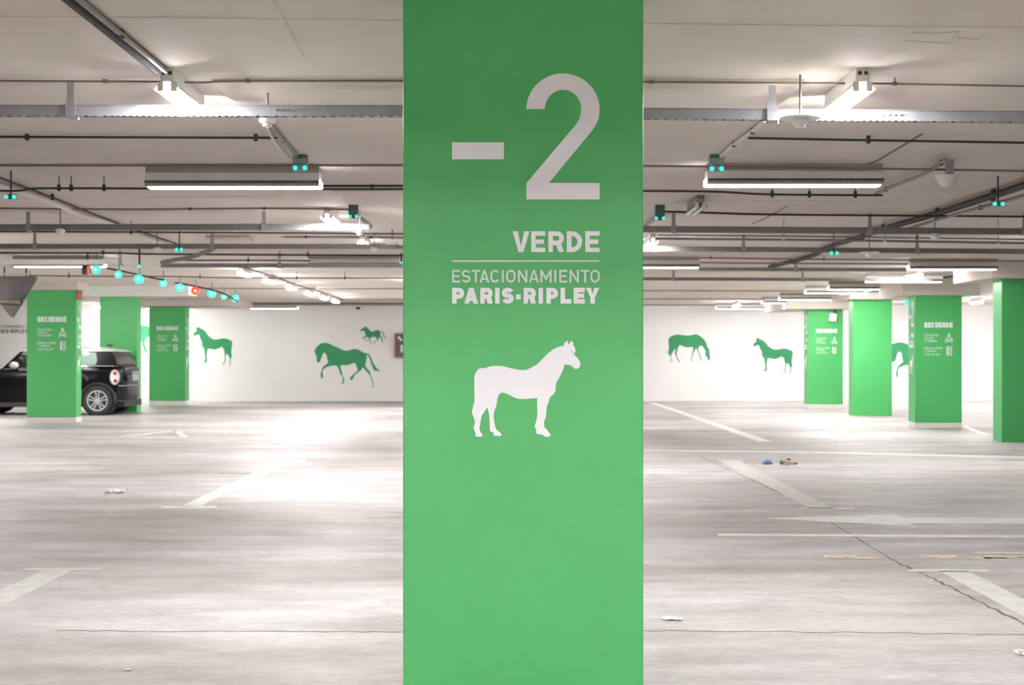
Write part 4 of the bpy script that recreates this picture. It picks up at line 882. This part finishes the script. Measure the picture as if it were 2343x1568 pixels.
# dome camera by the far wall and boxes near the large pillar
Y = 36.4; p = at(819, 700, Y); s = Y/F; t = thing('dome_camera', p, 'small dome camera under the pipes at the top of the far wall', 'camera')
MB().lathe([(7*s, 6*s), (8*s, 0), (6*s, -3*s)], (0, 0, 0), 'Z', 20).build('camera_body', M['white_plastic'], t, smooth=True)
MB().lathe([(1*s, -9*s), (4*s, -8*s), (5.5*s, -3*s)], (0, 0, 0), 'Z', 20).build('camera_dome', M['black'], t, smooth=True)
MB().tube([(0, 0, 6*s), (0, 0, CEIL-p.z)], 0.02, 8).build('drop_rod', M['conduit'], t)
Y = 14.5; p = at(897, 553, Y); s = Y/F; t = thing('junction_box', p, 'white wedge shaped box beside the left edge of the large pillar above the third tray', 'junction box')
MB().poly([(-22*s, 0, 5*s), (18*s, 0, 5*s), (15*s, 0, -5*s), (-14*s, 0, -5*s)], (0, 0.09, 0)).build('box_body', M['white_plastic'], t)
MB().bbox(16*s, 24*s, 0, 0.05, -8*s, 5*s, 0.003).build('box_bracket', M['white_plastic'], t)
MB().tube([(0, 0.04, 5*s), (0, 0.04, CEIL-p.z)], 0.008, 8).build('drop_rod', M['conduit'], t)

# ------------------------------------------------------------------ the car
# local frame: u towards the nose (world -X), near side at v=0 going to +v (world +Y); z up
CYN = 28.3; CS = CYN/F
c0 = Vector(((303-CX)*CS, CYN, 0)); LEN, WID = 3.70, 1.62
car = thing('car', c0, 'black compact hatchback with a white roof parked behind the green pillar', 'car')
def cw(u, v, z): return Vector((-(u if u > 0.34 else 0.20+u*0.41), v, z))          # local to the empty
def lerp(tab, x):
    if x <= tab[0][0]: return tab[0][1]
    for (a, A), (b, B) in zip(tab[:-1], tab[1:]):
        if x <= b: return A+(B-A)*(x-a)/(b-a)
    return tab[-1][1]
UR, UF = 0.717, 3.184      # axles
WR = 0.30
belt = [(0.0, 0.60), (0.05, 0.80), (0.13, 0.93), (0.28, 1.005), (0.6, 1.01), (1.2, 1.0), (2.0, 0.975), (2.65, 0.93), (2.9, 0.90), (3.3, 0.84), (3.55, 0.74), (3.70, 0.52)]
bot = [(0.0, 0.30), (0.1, 0.26), (0.35, 0.24), (1.15, 0.20), (2.7, 0.18), (3.6, 0.22), (3.70, 0.30)]
inset = [(0.0, 0.34), (0.10, 0.17), (0.2, 0.09), (0.34, 0.04), (0.7, 0.01), (2.9, 0.01), (3.3, 0.05), (3.55, 0.14), (3.70, 0.30)]
us = sorted(set([i*0.05 for i in range(75)]+[UR+0.375*math.cos(math.radians(a)) for a in range(0, 181, 12)]+[UF+0.375*math.cos(math.radians(a)) for a in range(0, 181, 12)]+[0.0, LEN]))
def low(u):
    b = lerp(bot, u)
    for c in (UR, UF):
        if abs(u-c) < 0.375: b = max(b, 0.30+math.sqrt(max(0, 0.375**2-(u-c)**2)))
    return b
NZ = 8
mb = MB(); grid = {}
def side_pt(u, t_, far):
    lo, hi_ = low(u), lerp(belt, u); lo = min(lo, hi_-0.03); z = lo+(hi_-lo)*t_
    bulge = 0.03*math.sin(math.pi*min(1, max(0, (z-0.2)/0.8)))
    v = lerp(inset, u)+0.045-bulge-(0.0 if z > 0.45 else (0.45-z)*-0.06) + (0.05*((z-0.80)/0.2)**2 if z > 0.80 else 0)
    return cw(u, WID-v if far else v, z)
rows = []
for u in us:
    near = [side_pt(u, k/NZ, False) for k in range(NZ+1)]; farr = [side_pt(u, k/NZ, True) for k in range(NZ, -1, -1)]
    top = []; a, b = near[-1], farr[0]
    for k in range(1, 6):
        q = a.lerp(b, k/6); q.z += 0.045*math.sin(math.pi*k/6)*(1 if u > 2.6 or u < 0.3 else 0.2); top.append(q)
    rows.append(near+top+farr)
nn = len(rows[0]); V = [p_ for r in rows for p_ in r]; Fc = []
for i in range(len(rows)-1):
    for k in range(nn-1): Fc.append((i*nn+k, (i+1)*nn+k, (i+1)*nn+k+1, i*nn+k+1))
Fc.append(tuple(range(nn-1, -1, -1))); Fc.append(tuple((len(rows)-1)*nn+k for k in range(nn)))
mb.add(V, Fc); mb.build('car_body', M['car_black'], car, smooth=True)
# underbody
MB().box(-3.5, -0.2, 0.15, WID-0.15, 0.17, 0.30).build('underbody', M['black'], car)
# greenhouse: profile in (u, z): rear glass foot, roof rear, roof front, windscreen foot
def gh(u, z): # tumblehome offset
    return 0.06+(z-1.0)*0.36
def shell(name, poly_uz, m_, t_=0.012, out=0.0, both=True):
    for far in ((False, True) if both else (False,)):
        pts = []
        for u, z in poly_uz:
            v = gh(u, z)-out; pts.append(cw(u, WID-v if far else v, z))
        MB().poly(pts, (0, t_ if not far else -t_, 0)).build(name, m_, car)
# pillars and window frame as polygons around the panes
shell('window_frame', [(0.30,1.00),(0.47,1.31),(0.66,1.31),(1.10,1.32),(1.10,1.29),(0.79,1.27),(0.74,1.12),(0.77,1.02),(1.10,1.02),(1.10,1.00)], M['car_black'])
shell('window_frame', [(1.10,1.00),(1.10,1.32),(2.30,1.32),(2.68,0.93),(2.60,0.93),(2.26,1.285),(1.16,1.285),(1.16,1.02),(2.55,0.965),(2.60,0.93)], M['car_black'])
shell('side_window', [(0.79,1.27),(1.10,1.29),(1.10,1.02),(0.77,1.02),(0.74,1.12)], M['glass'], 0.006, -0.004)
shell('side_window', [(1.16,1.285),(2.26,1.285),(2.56,0.97),(1.16,1.02)], M['glass'], 0.006, -0.004)
def across(name, pts, m_, th=0.012):    # pts list of (u, z) swept across the width
    mb = MB(); R_ = []
    for u, z in pts:
        v = gh(u, z); row = []
        for k in range(9):
            q = k/8; row.append(cw(u+(-0.04 if u < 1 else 0.05)*math.sin(math.pi*q)*0.8, v+(WID-2*v)*q, z+0.02*math.sin(math.pi*q)))
        R_.append(row)
    V = [p_ for r in R_ for p_ in r]; f = []
    for i in range(len(R_)-1):
        for k in range(8): f.append((i*9+k, (i+1)*9+k, (i+1)*9+k+1, i*9+k+1))
    mb.add(V, f); return mb.build(name, m_, car, smooth=True)
across('rear_window', [(0.30,1.0),(0.36,1.12),(0.42,1.22),(0.47,1.31)], M['dark_glass'])
across('windscreen', [(2.68,0.92),(2.55,1.06),(2.42,1.20),(2.30,1.32)], M['glass'])
# roof
mb = MB(); R_ = []
for u, z in [(0.42,1.315),(0.46,1.345),(0.70,1.385),(1.1,1.405),(1.6,1.405),(2.0,1.385),(2.24,1.345),(2.34,1.31)]:
    row = []
    for k in range(13):
        q = k/12; e = math.sin(math.pi*q)**0.5 if 0 < q < 1 else 0
        row.append(cw(u, 0.155+(WID-0.31)*q, 1.305+(z-1.305)*(0.15+0.85*e)))
    R_.append(row)
V = [p_ for r in R_ for p_ in r]; f = []
for i in range(len(R_)-1):
    for k in range(12): f.append((i*13+k, (i+1)*13+k, (i+1)*13+k+1, i*13+k+1))
V2 = [Vector((p_.x, p_.y, 1.30)) for p_ in V]; n_ = len(V)
f += [tuple(i+n_ for i in reversed(q)) for q in f]
peri = [k for k in range(13)]+[i*13+12 for i in range(1, len(R_))]+[(len(R_)-1)*13+k for k in range(11, -1, -1)]+[i*13 for i in range(len(R_)-2, 0, -1)]
f += [(peri[i], peri[(i+1) % len(peri)], peri[(i+1) % len(peri)]+n_, peri[i]+n_) for i in range(len(peri))]
MB().add(V+V2, f).build('roof', M['car_white'], car, smooth=True)
MB().tube([(-0.70, 0.8, 1.39), (-0.62, 0.8, 1.43), (-0.74, 0.8, 1.44)], 0.02, 8).build('roof_antenna', M['black'], car)
MB().add([cw(0.24,0.12,1.02),cw(0.24,WID-0.12,1.02),cw(0.50,WID-0.12,1.00),cw(0.50,0.12,1.00),cw(0.24,0.12,1.045),cw(0.24,WID-0.12,1.045)], [(0,1,2,3),(0,4,5,1),(4,3,2,5),(0,3,4),(1,5,2)]).build('rear_spoiler', M['car_black'], car)
# wheels
def wheel(u, far):
    v = 0.02 if not far else WID-0.02; sgn = 1 if not far else -1
    t_ = MB().lathe([(0.19, 0.01), (0.215, 0.0), (0.285, 0.004), (0.30, 0.03), (0.30, 0.16), (0.285, 0.19), (0.20, 0.19)], (0, 0, 0), 'Y', 44).build('wheel', M['rubber'], car, smooth=True)
    t_.location = cw(u, v if not far else v-0.19, 0.30)
    if far: return
    MB().lathe([(0.185, 0.06), (0.188, 0.002), (0.212, -0.004), (0.214, 0.02)], (0, 0, 0), 'Y', 40).build('rim', M['alloy'], t_, smooth=True)
    MB().lathe([(0.05, 0.05), (0.19, 0.055)], (0, 0, 0), 'Y', 40).build('brake_shadow', M['black'], t_)
    for k in range(5):
        for s_ in (-1, 1):
            a = math.radians(90+72*k); ca, sa = math.cos(a), math.sin(a); px, pz = -sa, ca
            P = []
            for r1, off, w_ in ((0.035, 0.020, 0.013), (0.12, 0.026, 0.012), (0.192, 0.040, 0.014)):
                P.append((r1, off*s_, w_))
            quad = [(P[0][0], P[0][1]-P[0][2]), (P[1][0], P[1][1]-P[1][2]), (P[2][0], P[2][1]-P[2][2]), (P[2][0], P[2][1]+P[2][2]), (P[1][0], P[1][1]+P[1][2]), (P[0][0], P[0][1]+P[0][2])]
            MB().poly([(ca*r1+px*o_, 0.004, sa*r1+pz*o_) for r1, o_ in quad], (0, 0.03, 0)).build('spoke', M['alloy'], t_)
    MB().lathe([(0.02, -0.004), (0.045, 0.0), (0.05, 0.03)], (0, 0, 0), 'Y', 24).build('hub_cap', M['alloy'], t_, smooth=True)
for u in (UR, UF): wheel(u, False); wheel(u, True)
for u in (UR, UF):                      # wheel arch trims
    A_ = []
    outer = [(u+0.40*math.cos(math.radians(a)), 0.30+0.40*math.sin(math.radians(a))) for a in range(-8, 189, 7)]
    inner = [(u+0.335*math.cos(math.radians(a)), 0.30+0.335*math.sin(math.radians(a))) for a in range(188, -9, -7)]
    MB().poly([cw(a, 0.035+lerp(inset, min(max(a, 0.0), LEN))*0.6, b) for a, b in outer+inner], (0, 0.03, 0)).build('arch_trim', M['trim'], car)
    MB().lathe([(0.31, 0.0), (0.345, 0.0), (0.345, 0.22), (0.1, 0.22)], (-u, 0.09, 0.31), 'Y', 30).build('wheel_well', M['black'], car)
MB().bbox(-2.84, -1.07, 0.045, 0.10, 0.17, 0.26, 0.01).build('sill_trim', M['trim'], car)
MB().tube([cw(0.30, 0.075, 1.0), cw(0.8, 0.035, 1.003), cw(1.6, 0.03, 0.992), cw(2.62, 0.04, 0.935)], 0.010, 8).build('belt_trim', M['chrome'], car, smooth=True)
# rear bumper
mb = MB(); R_ = []
for z, o_ in [(0.27, 0.05), (0.30, 0.0), (0.40, -0.02), (0.50, -0.015), (0.60, 0.0), (0.62, 0.06)]:
    row = []
    for k in range(15):
        q = k/14; v = 0.05+(WID-0.10)*q; u = o_+0.30*(abs(2*q-1)**4); row.append(cw(u, v, z))
    R_.append(row)
V = [p_ for r in R_ for p_ in r]; f = []
for i in range(len(R_)-1):
    for k in range(14): f.append((i*15+k, (i+1)*15+k, (i+1)*15+k+1, i*15+k+1))
mb.add(V, f); ob = mb.build('rear_bumper', M['car_black'], car, smooth=True)
MB().tube([cw(0.30, 0.06, 0.30), cw(0.05, 0.16, 0.285), cw(-0.01, 0.5, 0.285), cw(-0.01, WID-0.4, 0.285)], 0.018, 8).build('bumper_trim', M['trim'], car, smooth=True)
MB().tube([cw(0.26, 0.07, 0.605), cw(0.06, 0.15, 0.60), cw(0.0, 0.35, 0.60), cw(0.0, 1.1, 0.60)], 0.010, 8).build('bumper_strip', M['chrome'], car, smooth=True)
# tail lamp wrapped round the corner
def skin(u, z, off):
    bulge = 0.03*math.sin(math.pi*min(1, max(0, (z-0.2)/0.8)))
    return lerp(inset, u)+0.045-bulge+(0.05*((z-0.80)/0.2)**2 if z > 0.80 else 0)-off
def lens(name, u0, z0, ru, rz, off, m_, par, th=0.02):
    mb = MB(); mb.poly([Vector((-(u0+ru*math.cos(math.radians(a))), skin(0.34, 0.775, 0)+0.18*max(0.0, 0.34-(u0+ru*math.cos(math.radians(a))))-off, z0+rz*math.sin(math.radians(a)))) for a in range(0, 360, 15)], (0, th, 0))
    return mb.build(name, m_, par)
tl = lens('tail_lamp', 0.37, 0.775, 0.10, 0.155, 0.030, M['alloy'], car, 0.03)
lens('lamp_lens', 0.37, 0.775, 0.080, 0.130, 0.036, M['lens_clear'], tl, 0.01)
lens('lamp_lens', 0.36, 0.855, 0.035, 0.035, 0.042, M['lens_red'], tl, 0.01)
lens('lamp_lens', 0.355, 0.70, 0.035, 0.040, 0.042, M['lens_red'], tl, 0.01)
MB().bbox(-0.085, -0.062, 0.30, 0.72, 0.70, 0.84, 0.004).build('number_plate', M['plate'], car)
MB().bbox(-0.10, -0.08, 0.32, 1.2, 0.855, 0.885, 0.004).build('tailgate_handle', M['chrome'], car)
# mirror with checked cap, handle, diagonal chrome piece
mv = -0.10; mu = (303-36)*CS-0.0
mr = MB(); 
bm = bmesh.new(); bmesh.ops.create_uvsphere(bm, u_segments=20, v_segments=12, radius=1)
for v in bm.verts: v.co = Vector((v.co.x*0.095, v.co.y*0.085, v.co.z*0.07))
bm.verts.index_update(); mr.add([v.co[:] for v in bm.verts], [])
for f in bm.faces:
    c = f.calc_center_median(); mr.f.append(tuple(q.index for q in f.verts)); mr.mi.append((int(math.floor((c.x+1)/0.035))+int(math.floor((c.z+1)/0.032))) % 2)
bm.free(); o = mr.build('door_mirror', [M['car_white'], mat('dark blue check', (0.03, 0.035, 0.12), 0.3)], car, smooth=True); o.location = cw(mu, mv, 1.02)
MB().tube([cw(mu, mv, 0.99), cw(mu-0.02, 0.08, 0.95)], 0.025, 8).build('mirror_arm', M['black'], car)
MB().bbox(-(303-45)*CS-0.02, -(303-62)*CS+0.06, 0.005, 0.03, 0.905, 0.935, 0.006).build('door_handle', M['chrome'], car)
MB().poly([cw((303-185)*CS, 0.02, 0.85), cw((303-193)*CS, 0.02, 0.83), cw((303-203)*CS, 0.02, 0.74), cw((303-200)*CS, 0.02, 0.70), cw((303-195)*CS, 0.02, 0.73), cw((303-190)*CS, 0.02, 0.80), cw((303-185)*CS, 0.02, 0.815)], (0, 0.03, 0)).build('chrome_piece', M['chrome'], car)
